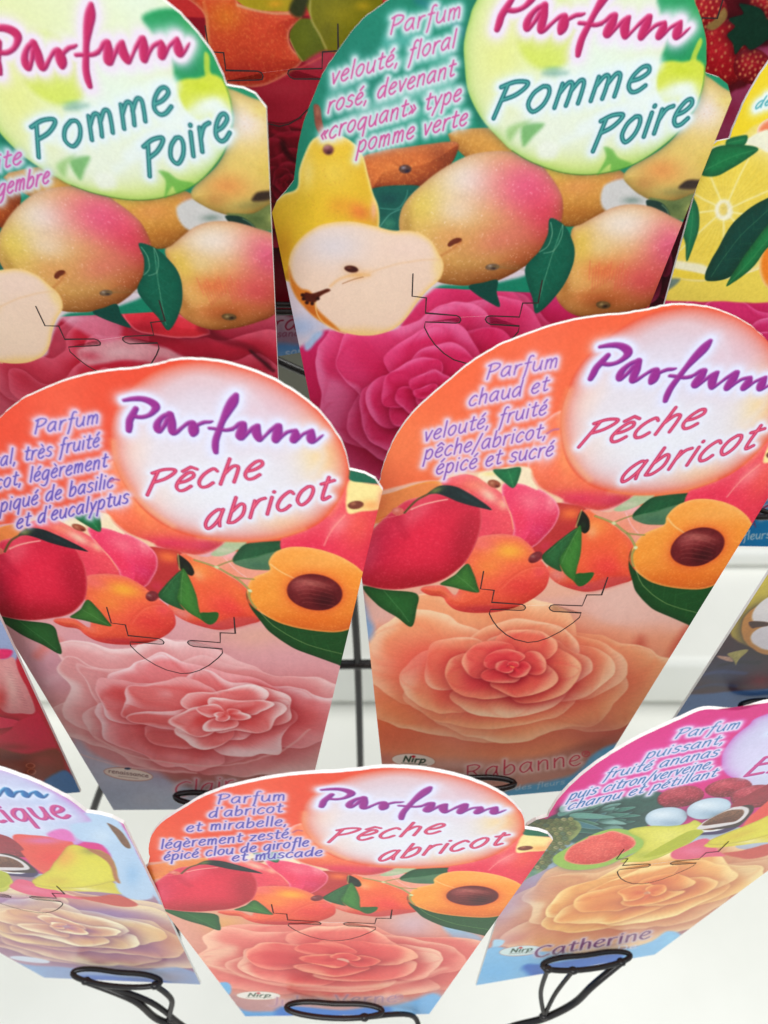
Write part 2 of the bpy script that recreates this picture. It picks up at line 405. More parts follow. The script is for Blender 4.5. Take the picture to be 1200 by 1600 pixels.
# ------------------------------------------------------------------ printed roses
def petal_rose(A, v, cx, cy, rx, ry, rot, pal, n=26, seed=1, wav=.05, p=1.1, light=-2.2, shadow=.6, wp=.10, rimk=.15, inner=None, curl=.5, rmin=.05):
    """overlapping petals drawn from the outside in; pal = (rim, body, deep, dark), inner = the same for the heart"""
    q = v([(cx, cy)])[0]; J = v.jac((cx, cy)); a = math.radians(rot)
    M = J @ np.array([[rx * math.cos(a), -ry * math.sin(a)], [rx * math.sin(a), ry * math.cos(a)]])
    ext = np.array([q + M @ np.array([math.cos(t), math.sin(t)]) * 1.3 for t in np.linspace(0, math.tau, 24)])
    b = A.box(ext, 4)
    if b is None: return
    x0, y0, x1, y1 = b; gx, gy = A.grid(b); Mi = np.linalg.inv(M)
    X = Mi[0, 0] * (gx - q[0]) + Mi[0, 1] * (gy - q[1]); Y = Mi[1, 0] * (gx - q[0]) + Mi[1, 1] * (gy - q[1])
    lx, ly = LX[y0:y1, x0:x1], LY[y0:y1, x0:x1]
    X = X + lx * wp * 1.6; Y = Y + ly * wp * 1.6
    rn = random.Random(seed); scale = math.sqrt(abs(np.linalg.det(M)))
    im = A.im[y0:y1, x0:x1]
    P0 = [C(*k) for k in pal]; P1_ = [C(*k) for k in (inner or pal)]
    for i in range(n):
        t = i / n; R = ((1 - t) ** p * (.98 - rmin) + rmin) * rn.uniform(.93, 1.07)
        rim, body, deep, dark = [k0 + (k1 - k0) * min(1, t * 1.25) for k0, k1 in zip(P0, P1_)]
        th = i * 2.399 + rn.uniform(-.25, .25); w = rn.uniform(1.15, 1.8) if t < .75 else 2.1
        off = .16 * R; ox, oy = math.cos(th) * off, math.sin(th) * off
        an = np.arctan2(Y - oy, X - ox); dl = (an - th + math.pi) % math.tau - math.pi
        r = np.hypot(X - ox, Y - oy)
        u = np.clip(1 - (np.abs(dl) / w) ** 2.8, 0, 1)
        ph = rn.uniform(0, 6); k1, k2 = rn.choice((2, 3)), rn.choice((5, 6, 7))
        e = (R * .86) * (u ** .36) * (1 + wav * np.sin(an * k1 + ph) + wav * .4 * np.sin(an * k2 + ph * 2))
        d = (e - r) * scale
        # soft cast shadow, stronger below and to the right
        lowr = .6 + .4 * np.clip(X * .4 + Y * .9, -1, 1) / max(R, .2)
        sh = np.exp(-np.maximum(-d, 0) / (scale * .11 * (.35 + R))) * (u > .001) * shadow * np.clip(lowr, .25, 1)
        im += (dark - im) * (np.clip(sh, 0, 1) * (d < 1))[..., None]
        al = sst(-1.1, 1.3, d) * (u > .001)
        f = np.clip((e - r) / (R * .8 + .02), 0, 1)
        dirl = .5 + .5 * math.cos(th - light)
        fold = np.sin(dl * rn.uniform(1.5, 3) + ph) * .5 + lx * 1.2
        tone = np.clip(f ** .7 + fold * .3 + (1 - u) * .25, 0, 1)
        col = rim + (body - rim) * sst(0, .42 - .12 * dirl, tone)[..., None]
        col = col + (deep - col) * (sst(.36 + .14 * dirl, .95, tone) * .92)[..., None]
        # curled lip: a bright turned-over band of uneven width
        lw = scale * R * .11 * curl * (1 + .9 * np.sin(an * k2 * .7 + ph))
        lip = np.exp(-(np.maximum(d, 0) / np.maximum(lw, .8)) ** 2)
        col += (rim * 1.05 - col) * (lip * (.16 + .36 * dirl))[..., None]
        back = np.exp(-((d - lw * 2.2) / np.maximum(lw * .9, 1)) ** 2) * .2
        col += (deep - col) * back[..., None]
        vein = np.sin(an * 46 + ly * 30 + ph) * .5 + np.sin(an * 83 + lx * 22) * .5
        col *= (1 + vein * .016 + N_MED[y0:y1, x0:x1] * .012)[..., None]
        im += (col - im) * al[..., None]

def soft(A, v, pts, w, col, al, blur=6): A.line(v, pts, w, col, al, soft=blur)
def blob(A, v, x, y, rx, ry, col, st, rot=0):
    q = v([(x, y)])[0]; J = v.jac((x, y)); a = math.radians(rot)
    M = J @ np.array([[rx * math.cos(a), -ry * math.sin(a)], [rx * math.sin(a), ry * math.cos(a)]])
    ext = np.array([q + M @ np.array([math.cos(t), math.sin(t)]) * 1.9 for t in np.linspace(0, math.tau, 16)])
    b = A.box(ext, 1)
    if b is None: return
    x0, y0, x1, y1 = b; gx, gy = A.grid(b); Mi = np.linalg.inv(M)
    X = Mi[0, 0] * (gx - q[0]) + Mi[0, 1] * (gy - q[1]); Y = Mi[1, 0] * (gx - q[0]) + Mi[1, 1] * (gy - q[1])
    A.comp(b, C(*col), np.exp(-(X * X + Y * Y) * 1.3) * st)
def leaf(A, v, pts, col, vein, dark=(20, 50, 30), light=(90, 150, 90), n=5, vcol=(120, 165, 110), va=.55, **k):
    A.shape(v, pts, col, tex=.14, edge=(dark, 7, .5), **k)
    P = np.array(vein, float)
    A.line(v, vein, 1.6 * v.s / 2, vcol, va)
    d = P[-1] - P[0]; L = np.hypot(*d); d /= L; nrm = np.array([-d[1], d[0]])
    for i in range(1, n):
        t = i / n; p = P[0] + (P[-1] - P[0]) * t
        for sgn in (1, -1):
            e = p + (d * .14 + nrm * sgn * .13) * L * (1 - abs(t - .45))
            A.line(v, [tuple(p), tuple((p + e) / 2 + d * L * .01), tuple(e)], 1.0 * v.s / 2, light, .3)

# ------------------------------------------------------------------ the peach and apricot print (three cards)
def bubble_peach(A):
    pts = [(345,300),(350,350),(385,430),(440,505),(510,560),(590,593),(700,612),(800,612),(900,597),(1000,553),(1058,485),(1092,400),(1078,320),(1038,250),(975,180),(890,120),(800,78),(700,54),(620,46),(540,58),(470,85),(410,130),(365,190),(345,245)]
    A.shape(vC1, pts, (222,214,222), [(560,150,260,110,(212,200,212),.9),(850,200,200,130,(218,190,202),.85),(1010,340,90,120,(242,214,150),.85),(700,470,260,110,(230,232,238),.85),(420,330,60,80,(240,225,215),.7),(470,470,120,70,(240,225,215),.6),(900,560,120,50,(245,215,170),.7),(600,200,80,60,(222,214,228),.5),(720,250,60,110,(214,206,222),.5)],
            feather=2, edge=((226,84,56), 15, 1.0), tex=.03)
    A.shape(vC1, pts, (245,215,150), feather=2, alpha=0)
    # palest fold marks in the bubble
    for q, al in (([(520,140),(600,100),(680,110)], .18), ([(760,130),(820,200),(850,260)], .18), ([(560,230),(500,300),(470,380)], .2), ([(900,330),(960,300),(1010,340),(980,400)], .3)):
        soft(A, vC1, q, 22, (226,222,234), al, 14)
    soft(A, vC1, [(352,300),(370,390),(440,490),(540,565)], 14, (250,205,150), .4, 14)
    soft(A, vC1, [(620,602),(740,612),(850,603),(950,575)], 10, (250,200,130), .35, 12)
    soft(A, vC1, [(1085,430),(1070,480),(1030,530)], 12, (250,170,100), .3, 12)

def peach_fruits(A):
    s = A.shape
    # cream and orange behind the fruits
    s(vZ5, [(-230,215),(-100,150),(0,160),(150,140),(370,130),(420,250),(600,360),(300,420),(0,420),(-400,420)], (240,196,160), feather=3, tex=.05)
    s(vZ4, [(60,330),(160,285),(245,245),(380,188),(560,138),(650,150),(600,230),(480,290),(400,360),(320,400),(180,430),(80,520)], (236,142,70), [(480,215,120,50,(236,178,92),.8),(230,350,90,60,(226,96,60),.6)], feather=1.2)
    s(vEz, [(15,352),(60,338),(120,330),(180,322),(215,328),(150,356),(70,372),(30,395),(22,372)], (232,136,78), [(60,350,40,14,(225,110,70),.6)], feather=1)
    s(vZ5, [(520,380),(640,378),(760,415),(740,560),(640,660),(520,720),(430,740),(380,660),(440,520)], (184,58,58), [(650,440,90,50,(236,116,66),.9),(480,650,50,40,(206,60,88),.6)], feather=1.5)
    # back peach, two lobes
    s(vZ4, [(640,150),(740,95),(830,88),(940,138),(1060,230),(1120,340),(1150,480),(1100,560),(890,560),(850,400),(780,260)], (238,84,96), [(870,160,130,60,(244,140,110),.7),(960,230,80,40,(246,205,175),.85,35),(1060,290,40,40,(250,205,160),.7),(900,420,120,120,(226,62,90),.6)], feather=1.1, tex=.07, speck=((250,190,160), .42, .18))
    s(vZ5, [(205,235),(330,238),(450,278),(540,345),(575,430),(545,520),(470,600),(405,655),(300,700),(255,640),(265,540),(240,440),(195,320)], (236,66,104), [(380,360,110,90,(246,128,140),.7),(520,360,50,90,(246,160,160),.55),(450,560,80,60,(232,70,130),.6),(300,480,70,120,(240,60,90),.6)], rim=((250,180,190), 2.5, .6), feather=1.1, speck=((250,190,180), .42, .25))
    s(vZ5, [(180,140),(370,135),(385,200),(430,280),(330,240),(215,225)], (246,222,186), feather=1.5)
    s(vZ5, [(30,175),(110,150),(180,160),(190,220),(150,262),(70,220)], (243,226,188), [(110,170,60,20,(236,206,110),.5)], feather=2)
    A.line(vZ5, [(205,320),(232,400),(252,460),(262,545)], 7, (248,170,120), .75, soft=3)
    A.ell(vZ5, 140, 238, 44, 26, 15, (150,78,56), [(125,232,20,14,(190,130,100),.8),(160,255,16,12,(80,30,26),.8)], tex=.25)
    leaf(A, vZ5, [(132,146),(220,140),(316,132),(306,200),(268,266),(200,222)], (30,128,78), [(235,150),(268,258)], n=3)
    # fruit in shadow and the orange fruit
    s(vZ5, [(735,418),(860,425),(960,500),(1040,590),(1082,680),(1080,860),(985,912),(800,958),(700,955),(560,905),(490,810),(600,700),(700,560)], (243,104,66), [(820,520,110,80,(250,150,80),.75),(900,800,150,110,(240,70,72),.75),(560,850,90,60,(236,150,140),.85),(700,930,120,30,(214,84,100),.7),(790,560,40,50,(250,190,140),.5),(1010,700,60,120,(246,120,66),.6)], feather=1.1, tex=.05, speck=((252,190,140), .44, .2), edge=((230,84,90), 5, .4))
    s(vZ5, [(700,935),(850,880),(1000,860),(1060,870),(985,915),(800,962)], (196,84,92), feather=5, alpha=.55)
    # pale peach behind the twig, leaves on the right
    s(vR5, [(90,225),(210,240),(290,205),(390,195),(580,300),(575,330),(430,400),(380,470),(330,400),(230,320)], (240,158,136), [(350,220,70,40,(242,178,184),.8),(300,340,80,60,(240,140,112),.7)], feather=1.2)
    A.line(vR5, [(310,240),(345,320),(390,372)], 5, (248,200,205), .7, soft=2)
    s(vR5, [(240,222),(330,160),(400,122),(490,128),(430,180),(300,232)], (170,186,148), [(330,190,60,20,(214,206,180),.6)], feather=1.2)
    leaf(A, vR5, [(350,268),(400,205),(470,150),(560,132),(715,122),(722,165),(640,192),(590,240),(570,312),(490,320),(410,308)], (34,92,58), [(352,270),(500,232),(720,165)], n=5)
    s(vR5, [(355,272),(500,236),(640,192),(590,240),(570,312),(490,320),(410,308)], (98,132,100), [(500,290,80,30,(70,110,90),.6)], feather=1.5, alpha=.8)
    # right red peach, with the shoulder of the card
    s(vC1, [(880,600),(990,560),(1062,480),(1095,395),(1215,395),(1215,560),(1190,700),(1140,800),(1000,760),(900,680)], (232,64,86), [(1120,560,70,80,(240,96,84),.8),(960,640,90,50,(226,50,86),.7),(1060,560,50,30,(246,150,150),.6,-50),(1170,640,40,60,(222,50,80),.6)], feather=1.1, speck=((250,180,170), .42, .2))
    A.line(vC1, [(1080,530),(1040,575),(1012,625)], 4, (250,165,150), .7, soft=2)
    s(vC1, [(1088,425),(1140,428),(1200,440),(1215,470),(1190,510),(1130,520),(1085,520)], (246,222,150), [(1160,500,40,20,(240,150,90),.7),(1200,480,20,40,(236,120,110),.8)], feather=2)
    A.ell(vC1, 1112, 500, 25, 13, -5, (120,60,44), [(1105,496,10,6,(180,120,90),.8)], tex=.25)
    s(vC1, [(1082,385),(1120,385),(1180,405),(1215,430),(1140,428),(1092,420)], (24,104,78), tex=.12)
    # leaf below the half apricot
    leaf(A, vC2, [(747,235),(752,270),(790,305),(860,335),(940,345),(1060,350),(1050,470),(1020,462),(960,440),(890,412),(825,370),(790,330),(757,285)], (32,84,42), [(757,262),(830,345),(930,400),(1040,432)], n=6, light=(110,150,90), vcol=(175,185,120), va=.8)
    # half apricot and its stone
    s(vC2, [(812,150),(835,118),(890,105),(960,112),(1030,135),(1090,175),(1135,235),(1110,320),(1035,362),(940,358),(860,340),(800,310),(762,275),(748,235),(765,200),(815,178)], (250,152,62), [(960,150,150,40,(250,176,96),.7),(850,240,60,60,(252,170,76),.6),(950,330,130,26,(246,128,44),.7),(950,245,110,75,(240,110,56),.75)], rim=((252,190,110), 3, .55), tex=.045, feather=1.1, speck=((255,205,130), .40, .25))
    A.line(vC2, [(818,158),(850,182),(895,205)], 4, (252,210,150), .7, soft=2)
    A.ell(vC2, 952, 243, 84, 54, 9, (112,36,40), [(905,222,46,22,(170,86,84),.75,12),(985,270,50,30,(58,12,20),.85),(940,215,60,12,(196,126,112),.55,10)], tex=.28, edge=((90,24,30), 6, .5), shadow=(.35, 5, (200,60,40)))
    for k in range(6): A.line(vC2, [(885 + k * 6, 215 + k * 12), (940, 208 + k * 13), (1000 + k * 3, 226 + k * 12)], 2, (186,116,104), .35, soft=1.5)
    # twig
    for p_, w in (([(122,262),(180,285),(240,312),(285,345),(322,372),(350,410),(378,462)], 9), ([(240,302),(310,275),(352,262)], 5), ([(322,370),(370,378),(430,384)], 6), ([(375,462),(355,500),(352,545),(362,580)], 9)):
        A.line(vR5, p_, w + 3, (96,104,50), .8); A.line(vR5, p_, w - 2, (176,184,112), .85)
    A.ell(vR5, 235, 308, 14, 10, 0, (206,214,160)); A.ell(vR5, 376, 460, 13, 11, 0, (214,222,170))
    # leaves in the middle
    s(vZ5, [(722,420),(772,470),(776,540),(742,572),(705,540),(690,500)], (28,34,28), [(735,520,20,30,(40,70,44),.5)], feather=1)
    A.line(vZ5, [(724,415),(706,470),(685,530)], 8, (190,170,110), .85)
    leaf(A, vZ5, [(462,712),(540,645),(620,585),(700,535),(655,640),(610,710),(580,780),(590,825),(520,795),(470,755)], (52,112,66), [(690,545),(590,620),(500,700)], n=4)
    leaf(A, vZ5, [(705,522),(722,560),(720,690),(695,800),(690,850),(740,838),(806,836),(770,895),(712,926),(665,885),(605,828),(578,745),(640,640)], (74,136,62), [(700,550),(640,660),(592,770)], n=4, dark=(30,76,34), light=(140,180,110))
    s(vZ5, [(690,842),(740,836),(806,836),(770,895),(712,926),(680,890)], (44,98,46), tex=.1)
    # apricot in front
    s(vZ5, [(-40,660),(35,600),(100,583),(200,578),(300,595),(375,645),(410,690),(445,740),(492,800),(507,860),(480,940),(400,1010),(300,1060),(150,1098),(0,1105),(-120,1085),(-180,1040),(-210,1000),(-300,985),(-355,950),(-320,925),(-200,925),(-120,980),(-60,800)], (244,104,74), [(230,690,150,70,(252,172,66),.95),(60,650,100,60,(243,110,110),.7),(100,790,130,90,(250,140,70),.8),(330,930,180,100,(236,72,72),.8),(-200,980,140,40,(240,130,90),.7),(60,1080,200,30,(200,66,84),.75),(440,830,60,60,(236,80,92),.6)], feather=1.1, edge=((226,74,92), 5, .45), speck=((252,190,120), .43, .2))
    A.line(vZ5, [(480,792),(410,788),(330,812),(240,866),(175,935),(150,990)], 7, (226,84,62), .6, soft=4)
    A.line(vZ5, [(470,800),(400,800),(330,826),(250,880),(190,945)], 5, (250,146,110), .5, soft=3)
    A.ell(vZ5, 412, 728, 54, 32, -32, (128,52,58), [(395,722,20,12,(190,140,130),.7),(380,760,24,14,(86,26,24),.8)], tex=.35)
    # the two leaves bottom left
    leaf(A, vZ4, [(632,828),(680,795),(740,760),(820,690),(862,760),(884,830),(892,882),(800,866),(720,845)], (70,128,58), [(745,765),(885,880)], n=4)
    leaf(A, vD2, [(50,212),(110,220),(200,230),(203,272),(188,326),(150,303),(92,264)], (44,104,52), [(110,222),(180,312)], n=4)
    # red peach
    s(vEz, [(52,432),(65,398),(95,372),(135,348),(170,341),(205,334),(260,330),(310,340),(345,365),(357,400),(345,432),(300,455),(240,464),(170,466),(110,460),(75,450)], (214,44,72), [(120,395,60,50,(206,40,78),.7),(210,400,90,50,(232,50,78),.8),(320,400,40,50,(178,32,58),.8),(180,362,50,20,(240,120,130),.5,-20),(200,455,120,18,(178,36,56),.7),(90,420,30,30,(226,90,120),.5),(270,350,60,16,(196,40,66),.6)], rim=((240,140,130), 2, .5), tex=.05, feather=1.1, speck=((240,120,130), .42, .25))
    A.line(vZ4, [(440,330),(520,295),(600,272),(680,258)], 10, (250,190,170), .8, soft=4)
    soft(A, vZ4, [(345,385),(370,430),(400,500)], 60, (176,30,60), .35, 26)
    A.line(vZ4, [(190,425),(250,388),(330,374),(400,352),(450,318)], 6, (250,160,140), .55, soft=3)
    A.ell(vZ4, 350, 342, 42, 28, 5, (214,110,96), [(340,335,24,14,(240,160,150),.7)], tex=.2)
    A.line(vZ4, [(395,352),(430,312),(480,262),(530,232),(590,205)], 14, (92,84,48), .95, soft=2, taper=False)
    # dark pointed leaf
    s(vZ4, [(545,222),(600,180),(660,162),(740,172),(820,212),(900,262),(978,327),(930,322),(850,302),(750,272),(670,238),(610,222)], (26,44,46), [(600,200,60,22,(120,128,70),.85,-20),(820,250,90,16,(44,70,70),.5,30)], tex=.16, feather=1)

def peach_back(A, red):
    # orange-red field behind the words
    v = vD1
    top = (228,78,52) if red else (240,106,68)
    A.shape(mmv, [(-60,-24),(-60,50),(60,50),(60,-10),(20,-22),(-20,-14)], top, [(-40,-8,16,12,(244,128,82) if not red else (232,96,66),.8),(-10,30,20,10,(226,84,60),.6),(-14,10,9,26,(238,110,84),.5),(44,30,10,20,(204,66,52),.7)], feather=2, sharp=True, tex=.03)
    # big fruit partly behind the bubble
    A.shape(vZ5, [(380,60),(450,-160),(640,-250),(900,-200),(1150,100),(1090,300),(1000,365),(900,407),(780,413),(640,392),(520,332),(420,250),(372,150)], (243,118,84), [(480,60,70,90,(240,180,180),.7),(560,150,130,80,(246,112,82),.8),(700,340,260,70,(232,66,104),.9),(960,340,140,60,(222,70,120),.7),(640,60,90,160,(250,150,96),.7)], rim=((246,190,190), 3, .7), feather=1.2, speck=((250,190,160), .43, .22))

def name_line(A, v, txt, p0, p1, up, w=3.2, reg=None, fill=(200,70,90), glow=(240,214,206), ga=.8):
    A.glowtext(text_segs(v, txt, p0, p1, up, w, asc=.75), fill, (glow, 5, ga))
    if reg:
        A.line(v, [(reg[0] + reg[2] * math.cos(t), reg[1] + reg[2] * .75 * math.sin(t)) for t in np.linspace(0, math.tau, 11)], w * .6, fill, .9)
        A.glowtext(text_segs(v, 'R', (reg[0] - reg[2] * .4, reg[1] + reg[2] * .35), (reg[0] + reg[2] * .5, reg[1] + reg[2] * .3), (1, -reg[2] * .5), w * .5), fill)

def oval_logo(A, v, x, y, rx, ry, rot, word='rose', col=(236,226,214)):
    A.ell(v, x, y, rx + 2, ry + 2, rot, (190,130,110), tex=0)
    A.ell(v, x, y, rx, ry, rot, col, tex=.02)
    a = math.radians(rot); ux, uy = math.cos(a), math.sin(a)
    if word == 'nirp':
        A.glowtext(text_segs(v, 'Nirp', (x - ux * rx * .5, y - uy * rx * .5 + ry * .25), (x + ux * rx * .5, y + uy * rx * .5 + ry * .25), (rx * .06, -ry * .55), ry * .22), (30,60,40))
        A.line(v, [(x - ux * rx * .55, y - uy * rx * .55 + ry * .5), (x + ux * rx * .6, y + uy * rx * .6 + ry * .5)], ry * .14, (90,90,80), .8)
        A.ell(v, x, y - ry * .62, rx * .09, ry * .2, 0, (190,30,50), tex=0)
    else:
        A.glowtext(text_segs(v, 'renaissance', (x - ux * rx * .82, y - uy * rx * .82 + ry * .15), (x + ux * rx * .82, y + uy * rx * .82 + ry * .15), (0, -ry * .42), ry * .12), (110,80,80))
        A.line(v, [(x - ux * rx * .4, y - uy * rx * .4 + ry * .55), (x + ux * rx * .4, y + uy * rx * .4 + ry * .55)], ry * .12, (130,100,100), .7)
        A.ell(v, x - 2, y - ry * 1.0, rx * .13, ry * .2, 0, (50,70,100), tex=0)

def words(A, v, lines, w, fill, glow, gr=7, ga=1.5, asc=.9):
    sg = []
    for txt, p0, p1, up in lines: sg += text_segs(v, txt, p0, p1, (up[0] * .88, up[1] * .88), w, asc=asc)
    A.glowtext(sg, fill, (glow, gr, ga))

def peach_titles(A, e=False):
    A.glowtext(brush(VT, PARFUM), (150,44,136), ((222,222,244), 8, 1.2), emboss=((186,130,186), (70,36,130), 2.0, .7))
    v = View('C', 210, 700, 3.75)
    sg = text_segs(v, 'Pêche', (58,282), (722,176), (36,-104), 20, asc=.62) + text_segs(v, 'abricot', (400,480), (1128,300), (30,-106), 20, asc=.62)
    A.glowtext(sg, (176,30,84), ((228,228,240), 6, 1.1), ghost=((246,120,136), .9, .95))

def art_D():
    A = Art((236,180,156))
    peach_back(A, False)
    A.shape(vD2, [(60,250),(250,240),(560,250),(760,215),(900,180),(1000,330),(960,330),(900,400),(820,350),(640,280),(400,300),(200,380),(60,390)], (232,184,170), [(780,280,120,80,(234,192,178),.8),(160,330,90,40,(234,200,194),.8)], feather=12, tex=.03)
    A.shape(mmv, [(-60,-62),(60,-58),(60,-108),(-60,-112)], (244,162,122), [(-34,-84,16,16,(246,148,96),.8),(-30,-100,16,10,(226,110,80),.7),(30,-70,14,12,(236,172,144),.8),(34,-94,14,14,(176,104,84),.8)], feather=30, sharp=True, tex=.02)
    # dark leaf shade at the right, below the bloom
    A.shape(vD2, [(830,360),(850,400),(835,470),(900,430),(960,330),(1000,330),(980,420),(900,520),(850,600),(790,660),(740,620),(760,520)], (196,96,80), [(900,420,60,50,(226,130,104),.8),(820,520,26,70,(124,44,42),.85),(870,450,30,40,(160,60,54),.7,40)], feather=12, tex=.03)
    A.shape(mmv, [(-60,-104),(-20,-110),(10,-108),(28,-98),(60,-84),(60,-124),(-60,-122)], (204,150,136), [(-6,-113,26,5,(220,176,162),.8),(26,-100,12,8,(140,88,72),.8),(-34,-108,14,5,(206,120,104),.8),(16,-110,14,5,(170,122,114),.7)], feather=16, sharp=False, tex=.03)  # brown foot of the print, colour lightened to offset the shade there
    petal_rose(A, mmv, -5, -77, 47, -30, -6, ((255,214,174), (249,170,124), (243,128,92), (200,98,78)), n=7, seed=61, wav=.05, p=.7, shadow=.45, wp=.10, rmin=.55, curl=.7)
    petal_rose(A, mmv, -4, -74, 29, -21, -6, ((255,216,178), (250,168,126), (242,112,88), (200,84,72)), n=6, seed=66, wav=.05, p=.8, shadow=.55, wp=.08, rmin=.6, curl=.6)
    blob(A, mmv, -26, -72, 13, 10, (236,80,76), .6); blob(A, mmv, -34, -92, 10, 8, (238,110,60), .4); blob(A, mmv, 26, -96, 10, 6, (196,110,100), .5)
    petal_rose(A, mmv, -3.2, -72.6, 19, -15, -8, ((253,190,150), (243,128,100), (230,70,78), (160,34,48)), n=11, seed=68, wav=.03, p=1.0, shadow=.7, wp=.04, curl=.8, inner=((246,150,130), (234,76,84), (216,46,66), (120,16,34)))
    soft(A, vZ6, [(590,412),(612,395),(635,402)], 5, (150,24,44), .6, 2)
    # pale blue foot of the print
    A.shape(View('D'), [(985,1150),(925,1180),(905,1205),(880,1215),(820,1228),(770,1240),(700,1262),(600,1285),(600,1330),(1000,1330),(1020,1150)], (104,176,222), [(940,1190,26,14,(132,182,214),.7)], feather=7, tex=.03)
    A.shape(View('D'), [(560,880),(566,915),(576,960),(584,985),(570,1000),(540,900)], (140,170,206), feather=7)
    A.warp(4, .015); peach_fruits(A); A.warp(1.6, .015); bubble_peach(A)
    oval_logo(A, vD2, 193, 706, 61, 18, 4, 'nirp')
    name_line(A, View('D', 640, 940, 4), 'Rabanne', (350,1115), (1062,1020), (0,-62), 9, reg=(1102,952,24))
    A.glowtext(text_segs(View('D', 640, 940, 4), 'des fleurs', (660,1180), (965,1140), (2,-20), 4), (206,226,240))
    words(A, vD1, [('Parfum', (398,242), (598,207), (7,-32)), ('chaud et', (348,318), (570,274), (7,-32)), ('velouté, fruité', (222,418), (566,340), (7,-32)), ('pêche/abricot,', (222,470), (568,405), (7,-32)), ('épicé et sucré', (255,512), (585,458), (7,-32))], 4.6, (126,80,166), (228,212,238), 4.8, .95)
    soft(A, vD1, [(572,395),(590,385),(604,383)], 7, (190,110,140), .8, 2)
    peach_titles(A)
    return A.finish(.22, 1.02)

def art_C():
    A = Art((226,170,174))
    peach_back(A, True)
    v = View('C', 50, 960, 2.5)
    A.shape(v, [(-100,-40),(1250,-40),(1250,300),(1150,600),(150,600),(-100,100)], (224,166,170), [(100,200,180,140,(216,168,184),.8),(60,60,140,80,(234,174,174),.7),(200,420,200,100,(224,174,164),.8),(900,80,260,60,(228,174,154),.8),(1080,380,80,100,(216,130,140),.6)], feather=2, sharp=True, tex=.04)
    for q, c_, al in (([(20,170),(80,100),(140,130)], (236,120,104), .5), ([(60,260),(120,240),(180,270)], (236,204,210), .5), ([(900,20),(1050,70),(1180,80)], (236,150,140), .5)):
        soft(A, v, q, 30, c_, al, 18)
    A.shape(View('C'), [(110,1160),(150,1180),(200,1200),(252,1207),(300,1215),(400,1213),(530,1190),(530,1320),(130,1320)], (190,206,228), [(180,1240,60,24,(172,188,212),.8),(260,1216,40,14,(146,166,200),.5),(230,1250,30,14,(192,202,218),.6)], feather=10, tex=.06)  # blue foot printed paler to make up for the shade on it
    A.shape(View('C'), [(250,1196),(330,1204),(430,1196),(540,1180),(540,1236),(430,1236),(330,1236),(270,1222)], (166,124,114), [(430,1205,80,16,(124,88,76),.8)], feather=12, tex=.05)
    petal_rose(A, mmv, 3, -80, 48, -31, 3, ((252,222,220), (238,174,174), (232,146,144), (206,130,130)), n=8, seed=71, wav=.07, p=.6, shadow=.35, wp=.14, rmin=.6, curl=.8)
    petal_rose(A, mmv, 4, -79, 37, -25, 2, ((255,226,228), (242,150,154), (230,104,106), (190,78,84)), n=13, seed=74, wav=.12, p=.9, shadow=.6, wp=.2, rmin=.1, curl=1.1, inner=((250,206,208), (228,112,110), (214,70,70), (160,44,50)))
    petal_rose(A, mmv, 9, -80, 21, -14, 20, ((252,224,222), (234,132,132), (216,76,76), (160,46,52)), n=10, seed=75, wav=.15, p=.9, shadow=.6, wp=.22, rmin=.1, curl=1.1)
    for q in ([(240,480),(420,560),(620,590),(820,575),(980,530),(1090,450)], [(180,545),(330,590),(480,610),(640,620)]):
        soft(A, v, q, 6, (246,206,200), .6, 4)
    A.warp(4, .015); peach_fruits(A); A.warp(1.6, .015); bubble_peach(A)
    oval_logo(A, vC2, 388, 793, 73, 17, 7, 'ren')
    name_line(A, vC2, 'Clair', (528,862), (700,840), (2,-30), 4.5, fill=(205,90,110), glow=(226,206,214))
    words(A, vC1, [('Parfum', (106,277), (304,243), (5,-34)), ('floral, très fruité', (-82,392), (306,316), (5,-34)), ('abricot, légèrement', (-105,468), (330,380), (5,-34)), ('piqué de basilic', (0,520), (350,442), (5,-34)), ("et d'eucalyptus", (50,572), (397,492), (5,-34))], 5.0, (96,80,168), (222,206,234), 4.8, .95)
    soft(A, vC1, [(345,425),(358,418),(372,420)], 7, (170,90,130), .8, 2)
    peach_titles(A)
    return A.finish(.22, 1.02)

